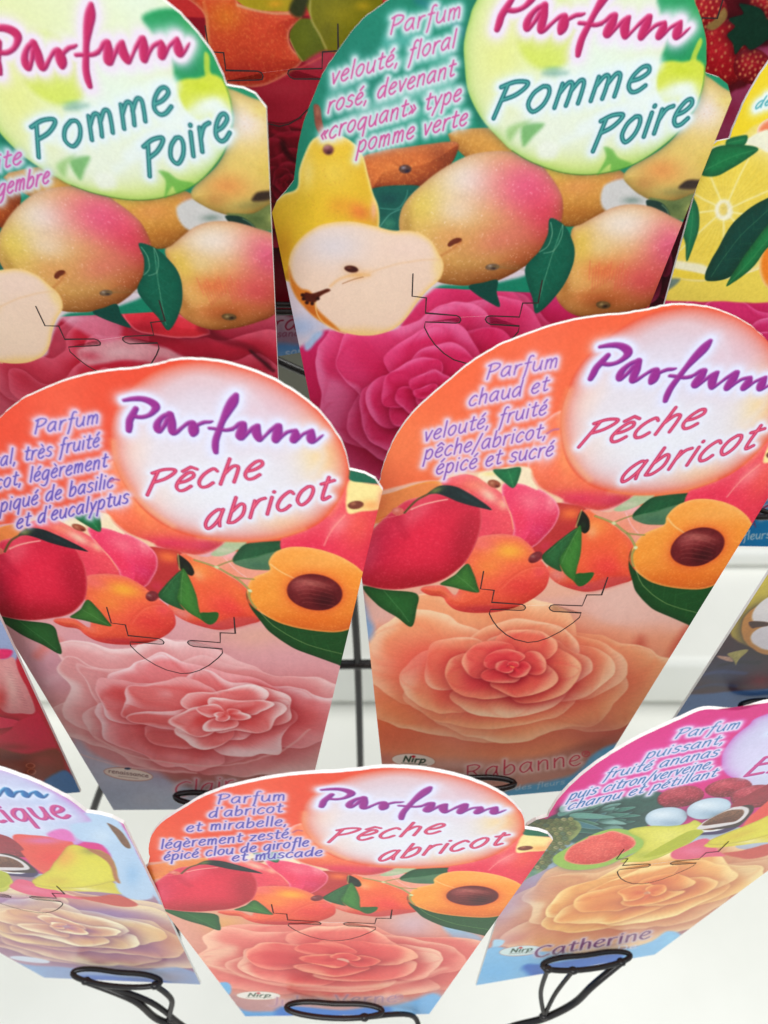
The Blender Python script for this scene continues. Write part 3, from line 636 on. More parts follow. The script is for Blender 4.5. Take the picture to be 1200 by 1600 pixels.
def art_E():
    A = Art((222,150,130))
    peach_back(A, True)
    v = View('E', 240, 1400, 2.2222)
    A.shape(v, [(-100,-30),(1250,-60),(1150,300),(950,420),(300,440),(60,200)], (224,160,140), [(120,110,120,60,(226,160,140),.8),(250,100,80,40,(236,180,110),.8),(900,100,100,60,(206,180,190),.8)], feather=2, sharp=True, tex=.05)
    A.shape(v, [(1010,100),(1070,120),(1140,150),(1120,180),(1040,160)], (150,190,216), feather=6)
    petal_rose(A, mmv, 0, -80, 47, -34, 0, ((248,190,162), (236,132,120), (226,98,98), (184,78,76)), n=7, seed=81, wav=.06, p=.6, shadow=.45, wp=.1, rmin=.58, curl=.8)
    petal_rose(A, mmv, 1, -77, 33, -26, 0, ((250,196,168), (238,120,110), (220,78,80), (168,52,58)), n=11, seed=85, wav=.08, p=.9, shadow=.6, wp=.12, rmin=.08, curl=.9, inner=((242,150,120), (222,84,80), (200,50,60), (130,26,36)))
    soft(A, v, [(180,240),(400,300),(640,318),(860,300),(1010,250)], 14, (244,190,160), .55, 9)
    A.shape(v, [(240,345),(420,358),(640,362),(900,350),(1000,330),(1000,460),(250,460)], (188,140,138), [(640,365,260,16,(206,156,146),.6)], feather=14, tex=.06)
    A.shape(v, [(262,385),(320,398),(420,402),(700,398),(860,375),(990,340),(1010,460),(250,470)], (120,172,218), [(500,420,300,30,(86,150,212),.8)], feather=10, tex=.05)
    A.shape(v, [(440,388),(500,384),(640,396),(780,386),(830,392),(800,440),(450,440)], (50,116,194), feather=9, tex=.05)
    A.shape(v, [(225,305),(260,302),(272,330),(256,345),(240,335)], (120,176,220), feather=3)
    A.warp(4, .015); peach_fruits(A); A.warp(1.6, .015); bubble_peach(A)
    oval_logo(A, v, 364, 346, 76, 14, 1, 'nirp')
    name_line(A, v, 'Jules Verne', (400,384), (840,368), (2,-22), 4, reg=(852,350,13), fill=(176,130,150), glow=(216,180,184), ga=.45)
    words(A, vEz, [('Parfum', (246,170), (430,160), (3,-20)), ("d'abricot", (222,208), (422,192), (3,-19)), ('et mirabelle,', (160,247), (436,228), (3,-19)), ('légèrement zesté,', (90,294), (452,262), (3,-19)), ('épicé clou de girofle', (98,326), (495,286), (3,-18)), ('et muscade', (286,328), (532,312), (3,-17))], 3.6, (78,72,160), (220,208,236), 4.4, .95)
    soft(A, vEz, [(455,248),(468,242),(480,244)], 4, (170,90,130), .8, 2)
    peach_titles(A)
    return A.finish(.22, 1.02)

# ------------------------------------------------------------------ the apple and pear print (two cards)
P1 = View('B', 420, 0, 3.0); P2 = View('B', 800, 0, 3.0); P3 = View('B', 420, 250, 3.0); P4 = View('B', 800, 250, 3.0)
PA = View('A', 0, 0, 2.7273)
def pomme_top(A):
    s = A.shape
    s(mmv, [(-60,-45),(-60,50),(60,50),(60,-45)], (22,132,104), [(-30,0,14,20,(30,120,106),.6),(40,20,14,24,(44,156,96),.8),(-5,24,12,20,(16,120,96),.6),(44,34,14,8,(20,120,84),.6)], feather=1, sharp=True, tex=.07)
    # swirls of light in the green field
    for q, w, c_, al in (([(560,200),(700,190),(860,240)], 60, (120,196,190), .5), ([(300,430),(560,300),(860,270)], 50, (150,206,196), .5), ([(300,620),(560,470),(860,400)], 60, (170,214,206), .55), ([(450,600),(700,540),(900,480)], 46, (110,190,170), .5), ([(700,0),(820,60),(940,180)], 30, (30,110,130), .6), ([(880,240),(900,420),(1000,560),(1080,680)], 40, (16,112,90), .7)):
        soft(A, P1, q, w, c_, al, 26)
    # back fruits under the bubble
    s(P4, [(-300,-120),(200,-120),(520,60),(545,130),(490,215),(390,285),(285,312),(180,285),(60,200)], (212,150,70), [(300,120,120,60,(226,150,84),.8),(180,60,120,50,(222,180,80),.8),(300,250,120,50,(190,120,50),.8),(500,110,40,50,(214,130,110),.6)], vol=(.6, 12, (150,120,80)), edge=((120,80,40), 6, .5), tex=.1, speck=((240,210,140), .4, .25))
    s(P4, [(430,120),(560,90),(640,160),(640,240),(440,240)], (206,204,200), [(560,190,50,20,(120,140,130),.8)], feather=3)

def pomme_fruits(A):
    s = A.shape
    # pale ground between the fruits and the rose
    s(P3, [(-60,560),(60,420),(600,330),(1100,450),(1240,520),(1060,575),(900,585),(800,590),(735,640),(640,740),(560,800),(250,800),(180,850),(110,900),(-20,900)], (222,208,218), [(150,780,100,60,(160,186,226),.8),(820,600,80,30,(226,214,206),.6)], feather=4, tex=.03)
    # orange apple at the upper left of the print
    s(P1, [(430,745),(520,705),(620,690),(760,675),(885,668),(872,740),(825,800),(745,858),(640,888),(520,896),(470,880)], (212,112,54), [(560,800,90,60,(226,130,64),.7),(800,720,60,50,(150,70,36),.8),(640,700,120,16,(230,130,70),.6),(500,880,80,20,(170,80,36),.6)], vol=(.75, 24, (160,124,84)), edge=((120,50,24), 6, .6), tex=.12, speck=((236,170,96), .38, .3), feather=1.2)
    for k in range(18):
        t = k / 18 * math.tau; A.line(P1, [(640 + 26 * math.cos(t), 792 + 20 * math.sin(t)), (640 + 70 * math.cos(t), 792 + 52 * math.sin(t))], 4, (150,82,40) if k % 2 else (232,150,84), .35, soft=2)
    A.ell(P1, 640, 790, 30, 20, 0, (90,60,50), [(632,784,12,8,(190,190,210),.7),(650,800,16,10,(30,24,50),.9)], tex=.4)
    # leaves between the fruits
    s(P3, [(470,140),(700,118),(690,180),(640,225),(612,330),(520,332),(500,260)], (18,92,80), [(560,180,60,30,(10,70,70),.7),(560,300,40,30,(70,140,110),.7)], tex=.12)
    A.line(P3, [(520,225),(600,230),(640,180),(650,140)], 4, (120,180,160), .6); A.line(P3, [(515,320),(560,260),(615,232)], 5, (150,196,176), .5, soft=2)
    # pear standing at the left
    s(P3, [(130,130),(140,40),(180,-60),(230,-110),(320,-118),(400,-80),(445,-10),(470,90),(490,160),(512,220),(516,310),(500,400),(300,560),(60,560),(20,400),(-20,240),(20,195),(70,160)], (236,192,52), [(300,60,110,90,(240,204,84),.8),(420,240,70,50,(240,132,60),.9,20),(330,220,60,50,(236,160,50),.7),(160,200,70,90,(226,186,44),.7),(490,230,18,60,(250,190,150),.9),(180,60,40,90,(250,226,140),.6),(70,420,60,120,(206,140,30),.7),(300,-90,80,26,(250,214,140),.6)], rim=((252,236,170), 3, .7), tex=.08, speck=((180,120,30), .45, .35), feather=1.3)
    s(P1, [(208,492),(225,486),(240,505),(248,560),(262,620),(240,632),(218,590),(210,540)], (140,76,60), [(225,520,10,26,(176,120,90),.6)], tex=.25, feather=1)
    A.ell(P1, 280, 702, 26, 24, 0, (110,56,60), [(272,690,24,12,(190,130,130),.7),(284,716,14,12,(60,20,26),.8)], tex=.2, feather=2.5)
    # big blushed apple
    s(P3, [(612,330),(612,260),(640,195),(700,130),(770,70),(850,20),(960,-30),(1100,-45),(1230,-15),(1310,60),(1370,160),(1378,250),(1352,350),(1290,430),(1200,500),(1080,560),(960,585),(860,585),(770,560),(690,480),(635,400)],
      (226,180,104), [(730,200,140,130,(228,198,90),.9,-30),(930,90,170,140,(238,228,208),.97),(880,240,110,90,(240,216,186),.8),(1220,120,240,190,(234,104,136),.95),(1290,280,150,190,(230,66,100),.85),(1110,370,210,90,(230,128,112),.8,-10),(860,370,120,80,(226,160,100),.8),(1180,460,130,50,(220,130,90),.8,-20),(1000,540,220,50,(204,142,90),.8),(780,500,80,50,(212,140,76),.6),(650,330,30,120,(170,130,60),.6)],
      vol=(.75, 24, (160,124,84)), edge=((150,96,60), 5, .55), tex=.09, speck=((255,236,230), .56, .5), feather=1.3)
    A.shape(P3, [(835,395),(850,375),(880,362),(902,366),(898,380),(868,392),(846,404)], (112,50,30), tex=.2, feather=1)
    soft(A, P3, [(900,380),(850,420),(800,450)], 10, (190,110,60), .5, 8)
    A.ell(P3, 1050, 500, 34, 16, -5, (120,96,74), [(1040,496,12,8,(206,196,180),.6),(1056,504,12,8,(40,30,40),.9)], tex=.4)
    for k in range(7): A.line(P3, [(1050,500),(1140+k*12,470+k*8)], 3, (130,110,70), .4, soft=2)
    # halved pear
    s(P3, [(92,500),(108,425),(165,352),(255,302),(380,287),(480,305),(580,332),(680,335),(755,375),(790,430),(818,490),(800,555),(745,610),(690,680),(625,760),(540,812),(440,826),(340,805),(240,755),(160,680),(108,600)],
      (246,214,190), [(300,400,180,110,(226,218,222),.85),(640,420,140,70,(246,214,196),.8),(480,680,180,120,(246,216,190),.8),(790,500,30,70,(250,216,150),.8),(440,810,160,30,(250,206,140),.8),(430,540,60,24,(246,190,130),.7,-15)], rim=((250,206,130), 5, .85), tex=.02, feather=1.4)
    s(P3, [(92,500),(108,600),(160,680),(240,755),(330,802),(270,740),(225,690),(212,640),(190,612),(150,600),(115,560)], (216,126,44), [(190,700,50,40,(190,96,36),.7)], feather=3, tex=.08)
    A.line(P3, [(225,668),(222,700),(240,745),(290,790),(360,815)], 6, (250,214,150), .7, soft=3)
    s(P3, [(160,640),(175,620),(205,625),(240,615),(275,602),(290,610),(262,625),(240,640),(220,665),(190,664),(168,655)], (84,30,16), tex=.3, feather=1.5)
    for a_, b_ in ((165,650),(180,668),(205,672),(160,632),(232,648)): A.ell(P3, a_, b_, 9, 8, 0, (50,20,14), feather=1.2)
    A.ell(P3, 385, 513, 32, 16, 8, (70,26,20), [(375,508,12,6,(150,90,60),.6)], feather=1.4, shadow=(.4, 4, (220,170,120)))
    soft(A, P3, [(290,590),(330,560),(400,540),(470,540)], 12, (240,180,110), .55, 8); A.line(P3, [(345,580),(400,560),(440,548)], 4, (150,90,50), .7, soft=2)
    soft(A, P3, [(440,540),(560,500),(700,470),(800,465)], 8, (240,196,150), .6, 6)
    # apple at the right shoulder
    s(P2, [(850,330),(915,360),(975,400),(1060,452),(1110,520),(1000,800),(900,900),(820,930),(700,950),(600,915),(545,870),(520,830),(560,780),(700,700),(800,600),(880,460)], (228,196,110), [(900,520,120,110,(240,222,214),.95),(1010,470,60,40,(232,210,120),.7),(700,800,120,70,(228,150,84),.9),(620,860,60,40,(196,140,80),.7),(780,900,130,30,(170,160,96),.9),(930,760,70,60,(220,190,90),.8)], tex=.09, vol=(.6, 12, (150,130,90)), edge=((130,110,60), 5, .5), speck=((170,110,50), .42, .3), feather=1.2)
    s(P2, [(780,880),(810,850),(850,842),(905,850),(880,880),(830,890)], (60,46,36), tex=.3, feather=3)
    # small dark leaf and the shaded apple behind it
    s(P4, [(640,175),(760,190),(870,160),(880,250),(800,280),(740,260),(700,230)], (110,124,72), [(760,220,60,30,(80,100,56),.7),(840,230,40,30,(190,190,110),.6)], tex=.1, feather=1.5)
    s(P4, [(626,192),(665,188),(705,205),(738,250),(738,300),(712,313),(680,285),(645,250)], (28,58,50), tex=.12); A.line(P4, [(700,210),(728,240),(736,285)], 4, (140,170,120), .7)
    A.ell(P4, 700, 292, 34, 14, 20, (110,160,150), tex=.1, feather=1.5)
    # lower right apple
    s(P4, [(280,330),(330,300),(400,262),(470,225),(550,208),(640,216),(700,240),(800,290),(860,330),(820,480),(740,600),(640,690),(540,722),(430,738),(320,738),(250,700),(205,630),(235,560),(275,470)],
      (234,182,108), [(520,300,210,120,(244,228,210),.97),(320,400,80,120,(234,198,92),.9),(740,420,140,190,(230,100,134),.95,20),(620,570,170,120,(232,92,100),.9),(430,520,110,60,(232,120,70),.7),(420,650,180,60,(216,116,66),.85),(250,600,40,70,(170,110,50),.7),(420,400,60,50,(240,210,150),.6)], vol=(.75, 24, (160,124,84)), edge=((150,80,50), 5, .5), tex=.08, speck=((255,226,210), .56, .4), feather=1.3)
    for k in range(14): A.line(P4, [(370 + k * 14, 470 + (k * 37) % 50), (365 + k * 13, 560 + (k * 53) % 60)], 5, (226,70,70), .28, soft=4)
    A.ell(P4, 430, 680, 34, 18, 5, (110,84,50), [(424,678,14,8,(200,180,130),.6),(440,686,16,8,(40,30,26),.9)], tex=.4, shadow=(.4, 6, (120,70,30)))
    # big serrated leaf
    leaf(A, P4, [(178,272),(238,298),(282,365),(296,440),(270,540),(205,640),(116,718),(98,650),(72,575),(66,500),(125,432),(168,350)], (20,104,82), [(238,300),(205,400),(165,520),(118,690)], n=6, dark=(8,66,56), light=(90,160,130), vcol=(150,196,160), va=.8)
    A.line(P4, [(182,290),(190,340),(170,400),(130,430)], 3, (190,214,180), .8); A.line(P4, [(240,305),(232,360),(200,420),(150,435)], 3, (190,214,180), .7)
    s(P3, [(938,590),(1000,575),(1072,560),(1068,620),(1082,690),(1010,655),(965,625)], (14,76,66), tex=.1)
    A.line(P4, [(60,-70),(110,-30),(150,20)], 4, (250,170,190), .0)

def pomme_bubble(A):
    # bubble, drawn in the first card's view where it is complete on the left and the second where it is complete on the right
    L = [tuple(p) for p in P1.mm([(975,0),(940,90),(915,200),(918,300),(935,430),(1000,560),(1100,670)])]
    Rr = [tuple(p) for p in P2.mm([(0,705),(100,762),(250,810),(400,815),(560,775),(700,690),(800,592),(880,450),(908,300),(900,180),(880,80)])]
    T = [(40,22),(32,31),(20,36),(8,33),(0,26)]
    pts = L + Rr + T
    A.shape(mmv, pts, (224,230,176), [(2,6,10,14,(226,228,130),.85),(20,4,14,12,(226,240,224),.9),(12,-10,18,10,(232,240,226),.8),(36,-4,10,10,(236,244,232),.9),(10,-18,18,5,(222,232,120),.9),(30,-16,10,5,(196,220,110),.8),(20,26,12,8,(224,232,190),.8),(32,22,10,9,(226,238,220),.8)], feather=1.3, edge=((140,186,80), 7, .75), tex=.03, shadow=(.35, 4, (20,80,60)))
    # ghost apple, leaves and pear inside the bubble
    A.ell(P2, 170, 150, 150, 180, 0, (206,220,90), [(170,40,130,80,(226,236,200),.9),(200,330,60,20,(90,160,120),.8)], feather=6, alpha=.85, tex=.04)
    A.ell(P2, 205, 345, 60, 16, 0, (96,150,140), feather=6, alpha=.7)
    A.shape(P2, [(690,-20),(860,-20),(912,160),(905,330),(840,300),(700,300),(720,200),(700,90)], (38,150,92), [(780,230,60,50,(20,128,84),.8),(760,100,60,60,(200,230,214),.8),(860,60,30,50,(60,160,90),.6)], feather=4, tex=.06)
    A.shape(P2, [(850,240),(880,180),(892,200),(868,260),(860,300),(836,290)], (170,200,70), feather=1.5)
    A.shape(P2, [(690,310),(740,285),(800,290),(860,280),(895,300),(905,340),(880,450),(820,520),(720,480),(680,420)], (206,216,72), [(800,420,90,50,(236,242,226),.85),(800,330,60,30,(196,210,50),.6)], feather=3, tex=.05)
    A.shape(P2, [(50,590),(150,580),(100,640),(52,685)], (100,166,90), feather=4, alpha=.8); A.shape(P1, [(1120,600),(1230,560),(1180,600),(1130,660)], (120,176,90), feather=5, alpha=.6)
    A.shape(P2, [(400,820),(440,740),(430,690),(470,700),(500,740),(560,770),(470,805),(458,770)], (100,170,70), feather=2.5, alpha=.8)
    A.shape(P2, [(120,690),(160,660),(220,680),(200,740),(130,740)], (236,240,226), feather=6, alpha=.8)
    for q, w, al in (([(420,180),(560,200),(680,190)], 60, .7), ([(350,430),(500,330),(680,300)], 70, .6), ([(30,480),(150,420),(300,400)], 60, .6), ([(330,600),(600,480),(820,420)], 60, .7), ([(240,660),(420,600),(700,620)], 40, .5)):
        soft(A, P2, q, w, (232,242,238), al, 26)
    soft(A, P2, [(905,300),(885,440),(800,592),(700,690),(560,775),(400,816),(250,812),(100,764),(0,706)], 5, (50,120,40), .55, 2)

def pomme_titles(A):
    A.glowtext(brush(VT, PARFUM), (192,40,98), ((236,222,236), 9, 1.3), emboss=((240,140,180), (130,20,90), 2.4, .85))
    sg = text_segs(P2, 'Pomme', (-102,560), (612,424), (40,-118), 22, asc=.62) + text_segs(P2, 'Poire', (366,716), (812,578), (40,-118), 22, asc=.55)
    A.glowtext(sg, (16,96,104), ((226,238,240), 7, 1.1), ghost=((90,170,160), .9, .9))

def art_B():
    A = Art((206,30,90))
    v = View('B', 480, 440, 4.2857)
    A.shape(v, [(-40,230),(60,330),(200,300),(700,120),(1000,30),(1400,-20),(2200,60),(2400,-60),(2300,1800),(-100,1800)], (222,40,104), [(200,420,260,100,(228,60,130),.85),(900,110,250,90,(230,60,140),.85),(1500,60,300,120,(232,90,160),.85),(1900,120,200,160,(232,80,140),.7),(300,900,300,260,(218,34,88),.6)], feather=2, tex=.04)
    petal_rose(A, v, 860, 700, 1100, 760, -8, ((250,124,172), (236,66,122), (220,38,94), (140,10,50)), n=8, seed=91, wav=.05, p=.6, shadow=.6, wp=.1, rmin=.5, curl=.7)
    petal_rose(A, v, 830, 720, 620, 460, -12, ((250,112,164), (234,54,112), (210,28,82), (116,6,40)), n=13, seed=94, wav=.08, p=.95, shadow=.7, wp=.1, rmin=.06, curl=.9)
    A.shape(mmv, [(-60,-118),(60,-106),(60,-140),(-60,-140)], (90,156,206), feather=5, sharp=True)
    A.shape(P3, [(130,700),(190,760),(250,800),(230,850),(170,900),(150,800)], (170,196,232), feather=4)
    A.warp(4, .015); pomme_top(A); pomme_fruits(A); A.warp(1.6, .015); pomme_bubble(A)
    words(A, P1, [('Parfum', (566,162), (893,84), (10,-62)), ('velouté, floral', (290,396), (866,222), (12,-62)), ('rosé, devenant', (272,532), (862,356), (12,-62)), ('«croquant» type', (238,662), (893,470), (12,-62)), ('pomme verte', (412,716), (922,584), (12,-62))], 9, (200,80,144), (218,232,234), 5.4, .95)
    pomme_titles(A)
    return A.finish(.2, 1.0)

def art_A():
    A = Art((190,30,58))
    v = View('A', 0, 430, 2.7273)
    petal_rose(A, mmv, 2, -84, 66, -46, 8, ((222,96,118), (212,40,66), (188,26,56), (100,8,32)), n=12, seed=101, wav=.07, p=.6, shadow=.75, wp=.14, rmin=.45, curl=1.6)
    petal_rose(A, mmv, 0, -82, 36, -28, 0, ((232,130,146), (216,44,70), (186,26,56), (100,8,32)), n=12, seed=103, wav=.1, p=.8, shadow=.75, wp=.16, rmin=.1, curl=1.3)
    A.shape(v, [(230,165),(330,150),(420,170),(520,215),(480,300),(330,230)], (224,130,156), [(300,190,60,20,(240,190,210),.8)], feather=7, tex=.1, alpha=.8)
    A.shape(v, [(505,130),(530,80),(580,60),(700,100),(760,160),(860,200),(900,260),(760,260),(640,250),(560,220)], (226,54,70), [(560,120,50,50,(236,96,104),.7),(620,220,100,30,(160,24,50),.6)], rim=((248,160,170), 2.5, .6), feather=1.5, tex=.05, shadow=(.5,14,(90,5,24)), vol=(.6, 16))
    A.shape(v, [(340,310),(420,290),(560,280),(700,310),(800,350),(860,400),(700,400),(620,370),(480,365),(380,380),(330,350)], (222,160,168), [(520,330,120,26,(240,206,210),.8),(700,370,60,20,(206,90,110),.7),(380,340,50,20,(200,80,100),.8)], feather=5, tex=.14, alpha=.85)
    for q, w, c_, al, bl in (([(870,230),(960,280),(1060,320),(1140,380)], 36, (90,8,28), .5, 16), ([(1060,330),(1100,360),(1170,400)], 14, (30,6,16), .6, 7)):
        soft(A, v, q, w, c_, al, bl)
    A.shape(mmv, [(-60,-118),(60,-106),(60,-140),(-60,-140)], (90,156,206), feather=5, sharp=True)
    A.warp(4, .015); pomme_top(A); pomme_fruits(A); A.warp(1.6, .015); pomme_bubble(A)
    words(A, PA, [('ite', (-14,728), (86,696), (6,-56)), ('gembre', (-12,838), (204,778), (8,-56))], 8.5, (196,90,160), (210,220,232), 5.4, .95)
    pomme_titles(A)
    return A.finish(.2, 1.0)

# ------------------------------------------------------------------ the exotic fruit print (two cards)
G3 = View('G', 740, 1080, 2.609); G4 = View('G', 740, 1260, 2.609); F2 = View('F', 0, 1180, 3.0)
def exotic_top(A):
    s = A.shape; r = random.Random(4)
    s(mmv, [(-60,-34),(-60,50),(60,50),(60,-34)], (214,34,128), [(-30,4,12,10,(222,50,142),.7),(44,24,14,14,(120,60,150),.8),(-8,26,14,12,(206,30,120),.6)], feather=1, sharp=True, tex=.04)
    P = [tuple(p) for p in G3.mm([(1200,90),(1120,140),(1050,200),(1010,270),(1020,330),(1080,370)])] + [(2,-15),(14,-20),(26,-18),(38,-10),(43,0)] + [tuple(p) for p in F2.mm([(405,268),(370,240),(310,198),(240,155),(160,108),(80,72)])] + [(14,30)]
    s(mmv, P, (196,196,226), [(0,0,9,16,(214,204,236),.8),(20,-6,16,8,(206,220,238),.8),(36,6,8,14,(180,196,230),.8)], edge=((190,90,180), 9, .8), tex=.05, feather=2)
def exotic_fruits(A, back=False):
    s = A.shape; r = random.Random(4)
    if back:
        s(mmv, [(-60,-22),(0,-16),(52,-14),(60,0),(60,-60),(-60,-70)], (176,200,222), [(38,-14,12,10,(190,208,232),.8),(-40,-50,16,10,(150,186,214),.8)], feather=4, tex=.05)
        return
    # pineapple crown: long pointed leaves fanning to the right
    s(G3, [(300,520),(400,480),(560,440),(735,405),(790,440),(760,500),(690,560),(560,610),(420,620),(330,580)], (48,88,80), [(420,520,80,30,(80,120,96),.7)], feather=4, tex=.25)
    for i in range(46):
        bx, by = 380 + r.uniform(-40, 150), 560 - r.uniform(0, 60) - (i % 5) * 6
        ang = math.radians(r.uniform(-34, 12) - (bx - 380) * .02); L = r.uniform(110, 250) * (1 - (bx - 340) / 700); w = r.uniform(9, 16)
        if by + L * math.sin(ang) < 415 + (740 - bx) * .16: L *= .5
        dx, dy = math.cos(ang), math.sin(ang)
        c_ = r.choice([(70,128,112), (104,156,142), (50,104,90), (136,178,168), (70,120,130), (90,140,110)])
        s(G3, [(bx - dy * w * -.7, by - dx * w * .7), (bx + dx * L * .45 + dy * w, by + dy * L * .45 - dx * w), (bx + dx * L, by + dy * L), (bx + dx * L * .45 - dy * w * .8, by + dy * L * .45 + dx * w * .8), (bx - dy * w * .7, by + dx * w * .7)], c_, feather=1, shadow=(.5, 3.5, (16,44,44)), rim=((190,216,206), 1.3, .55), tex=.12, edge=((30,70,70), 3, .3))
    # pineapple skin
    s(G4, [(215,72),(290,52),(420,60),(430,110),(330,190),(300,250),(210,300),(180,340),(240,250),(320,140)], (140,150,92), [(270,90,60,30,(180,180,110),.7),(240,270,40,40,(96,150,140),.8)], tex=.25)
    for row in range(11):
        for col_ in range(8):
            x = 232 + col_ * 27 + (row % 2) * 13 - row * 5; y = 62 + row * 19 - col_ * 1.5
            if x > 420 - max(0, y - 100) * .75 or x < 205 - (y - 70) * .12 or y > 70 + 260: continue
            c_ = r.choice([(196,190,124), (160,164,100), (128,138,84), (214,206,156), (120,150,120)])
            s(G4, [(x - 14, y), (x - 3, y - 9), (x + 13, y - 1), (x + 2, y + 9)], c_, feather=1, edge=((56,66,40), 2.5, .7), tex=.2, shadow=(.4, 2, (40,50,30)))
            A.line(G4, [(x - 4, y - 2), (x + 5, y + 2)], 3, (74,62,38), .75)
    # lychees
    for x, y, a, b_, ro in ((845,430,96,42,-9), (1040,392,96,38,-8), (1150,428,104,46,-6)):
        A.ell(G3, x, y, a, b_, ro, (166,44,66), [(x - 20, y - 14, a * .6, b_ * .5, (206,90,100), .6), (x + 20, y + 20, a * .8, b_ * .4, (110,20,44), .6)], tex=.35, edge=((90,14,36), 4, .6), speck=((226,130,140), .3, .6))
    for x, y, a, b_, ro in ((785,516,88,44,-6), (960,478,92,42,-10)):
        A.ell(G3, x, y, a, b_, ro, (190,208,224), [(x - 20, y - 12, a * .7, b_ * .5, (222,232,240), .8), (x + 30, y + 24, a * .9, b_ * .45, (140,164,186), .8)], tex=.05, edge=((150,176,190), 4, .5), shadow=(.4, 5, (60,60,70)))
    # passion fruit half
    s(G3, [(900,580),(930,540),(1000,505),(1070,485),(1118,480),(1125,500),(1090,545),(1020,578),(950,585)], (60,40,90), feather=1.2, shadow=(.4, 5, (60,60,60)))
    s(G3, [(905,572),(935,536),(1005,502),(1070,482),(1112,482),(1108,505),(1060,545),(990,570)], (226,226,226), feather=1.2)
    s(G3, [(930,560),(955,535),(1010,512),(1075,500),(1070,520),(1020,552),(970,566)], (146,110,70), tex=.5, speck=((60,40,20), .2, .8), feather=1.2)
    # guava slice with green skin, star fruit and melon
    s(G4, [(320,215),(380,170),(470,120),(560,92),(640,100),(690,130),(690,170),(630,200),(560,235),(470,256),(380,256)], (150,184,84), tex=.1, feather=1.3, shadow=(.4, 6, (70,90,90)))
    s(G4, [(368,205),(400,160),(460,130),(470,120),(520,112),(560,100),(600,108),(650,128),(655,160),(600,195),(540,225),(460,238),(390,230)], (228,80,74), [(500,170,90,40,(236,100,88),.8),(620,150,30,30,(214,60,70),.6)], tex=.16, speck=((250,170,150), .3, .5), rim=((244,170,130), 3, .7))
    s(G4, [(630,100),(700,82),(800,80),(870,70),(905,55),(935,75),(925,110),(880,150),(800,190),(720,222),(640,228),(600,225),(670,180),(690,140)], (216,208,84), [(800,120,90,40,(230,222,110),.8),(700,200,80,20,(166,176,60),.7)], tex=.1, feather=1.3, edge=((130,150,40), 4, .5))
    s(G4, [(805,190),(860,160),(950,130),(1000,180),(1030,200),(960,205),(880,215),(815,215)], (222,90,120), [(900,180,60,20,(230,120,150),.7)], feather=2, tex=.06)
    s(G4, [(940,160),(1000,130),(1100,90),(1200,55),(1300,30),(1300,130),(1150,150),(1000,168)], (212,196,60), [(1100,140,120,14,(236,224,170),.8)], tex=.07, feather=1.5)
    s(G4, [(1090,110),(1120,50),(1160,20),(1300,-20),(1300,40),(1180,80)], (226,96,80), tex=.07, feather=1.5)
    s(G4, [(1020,190),(1100,180),(1220,150),(1220,190),(1120,215)], (196,80,70), tex=.08, feather=3)
    # right side of the print, seen on the other card
    s(F2, [(330,330),(420,310),(398,272),(470,272),(572,325),(720,620),(680,680),(560,640),(500,440),(380,400)], (176,200,228), [(480,380,60,40,(196,214,234),.8),(620,560,40,60,(140,180,220),.7)], feather=4, tex=.05)
    s(F2, [(60,380),(150,375),(250,385),(330,400),(345,440),(320,520),(200,540),(110,470)], (226,84,70), [(200,400,120,20,(214,110,170),.8),(240,480,80,40,(232,60,60),.7)], feather=2, tex=.06)
    s(F2, [(220,370),(280,345),(330,360),(350,405),(260,392)], (220,110,180), feather=4)
    s(F2, [(150,595),(230,535),(320,425),(420,440),(480,450),(530,500),(548,580),(500,600),(380,622),(250,622)], (218,206,62), [(300,480,60,60,(236,160,70),.8),(420,560,120,50,(222,212,70),.8),(430,450,60,20,(150,140,60),.8),(260,590,80,26,(206,170,50),.6)], feather=1.6, tex=.06, edge=((150,120,50), 3, .5))
    s(F2, [(410,442),(470,450),(520,480),(550,560),(565,600),(540,585),(500,500)], (170,110,70), feather=2.5, tex=.15)
    s(F2, [(-40,460),(40,462),(110,490),(170,540),(150,552),(80,548),(-40,520)], (60,40,40), feather=1.2)
    s(F2, [(-40,462),(40,470),(100,495),(140,530),(90,540),(-40,530)], (214,206,206), feather=1.5)
    s(F2, [(-40,476),(30,476),(88,500),(110,525),(60,525),(-40,520)], (128,84,60), tex=.45, speck=((40,24,14), .2, .7), feather=1.3)
    s(F2, [(-60,370),(30,380),(100,430),(90,450),(-60,455)], (150,44,60), tex=.25, feather=1.4)
    s(F2, [(-60,540),(30,550),(50,590),(20,620),(-60,620)], (176,180,40), tex=.08, feather=1.6)
    s(F2, [(500,318),(560,350),(600,400),(610,435),(580,425),(540,370)], (120,84,60), tex=.4, feather=1.5)

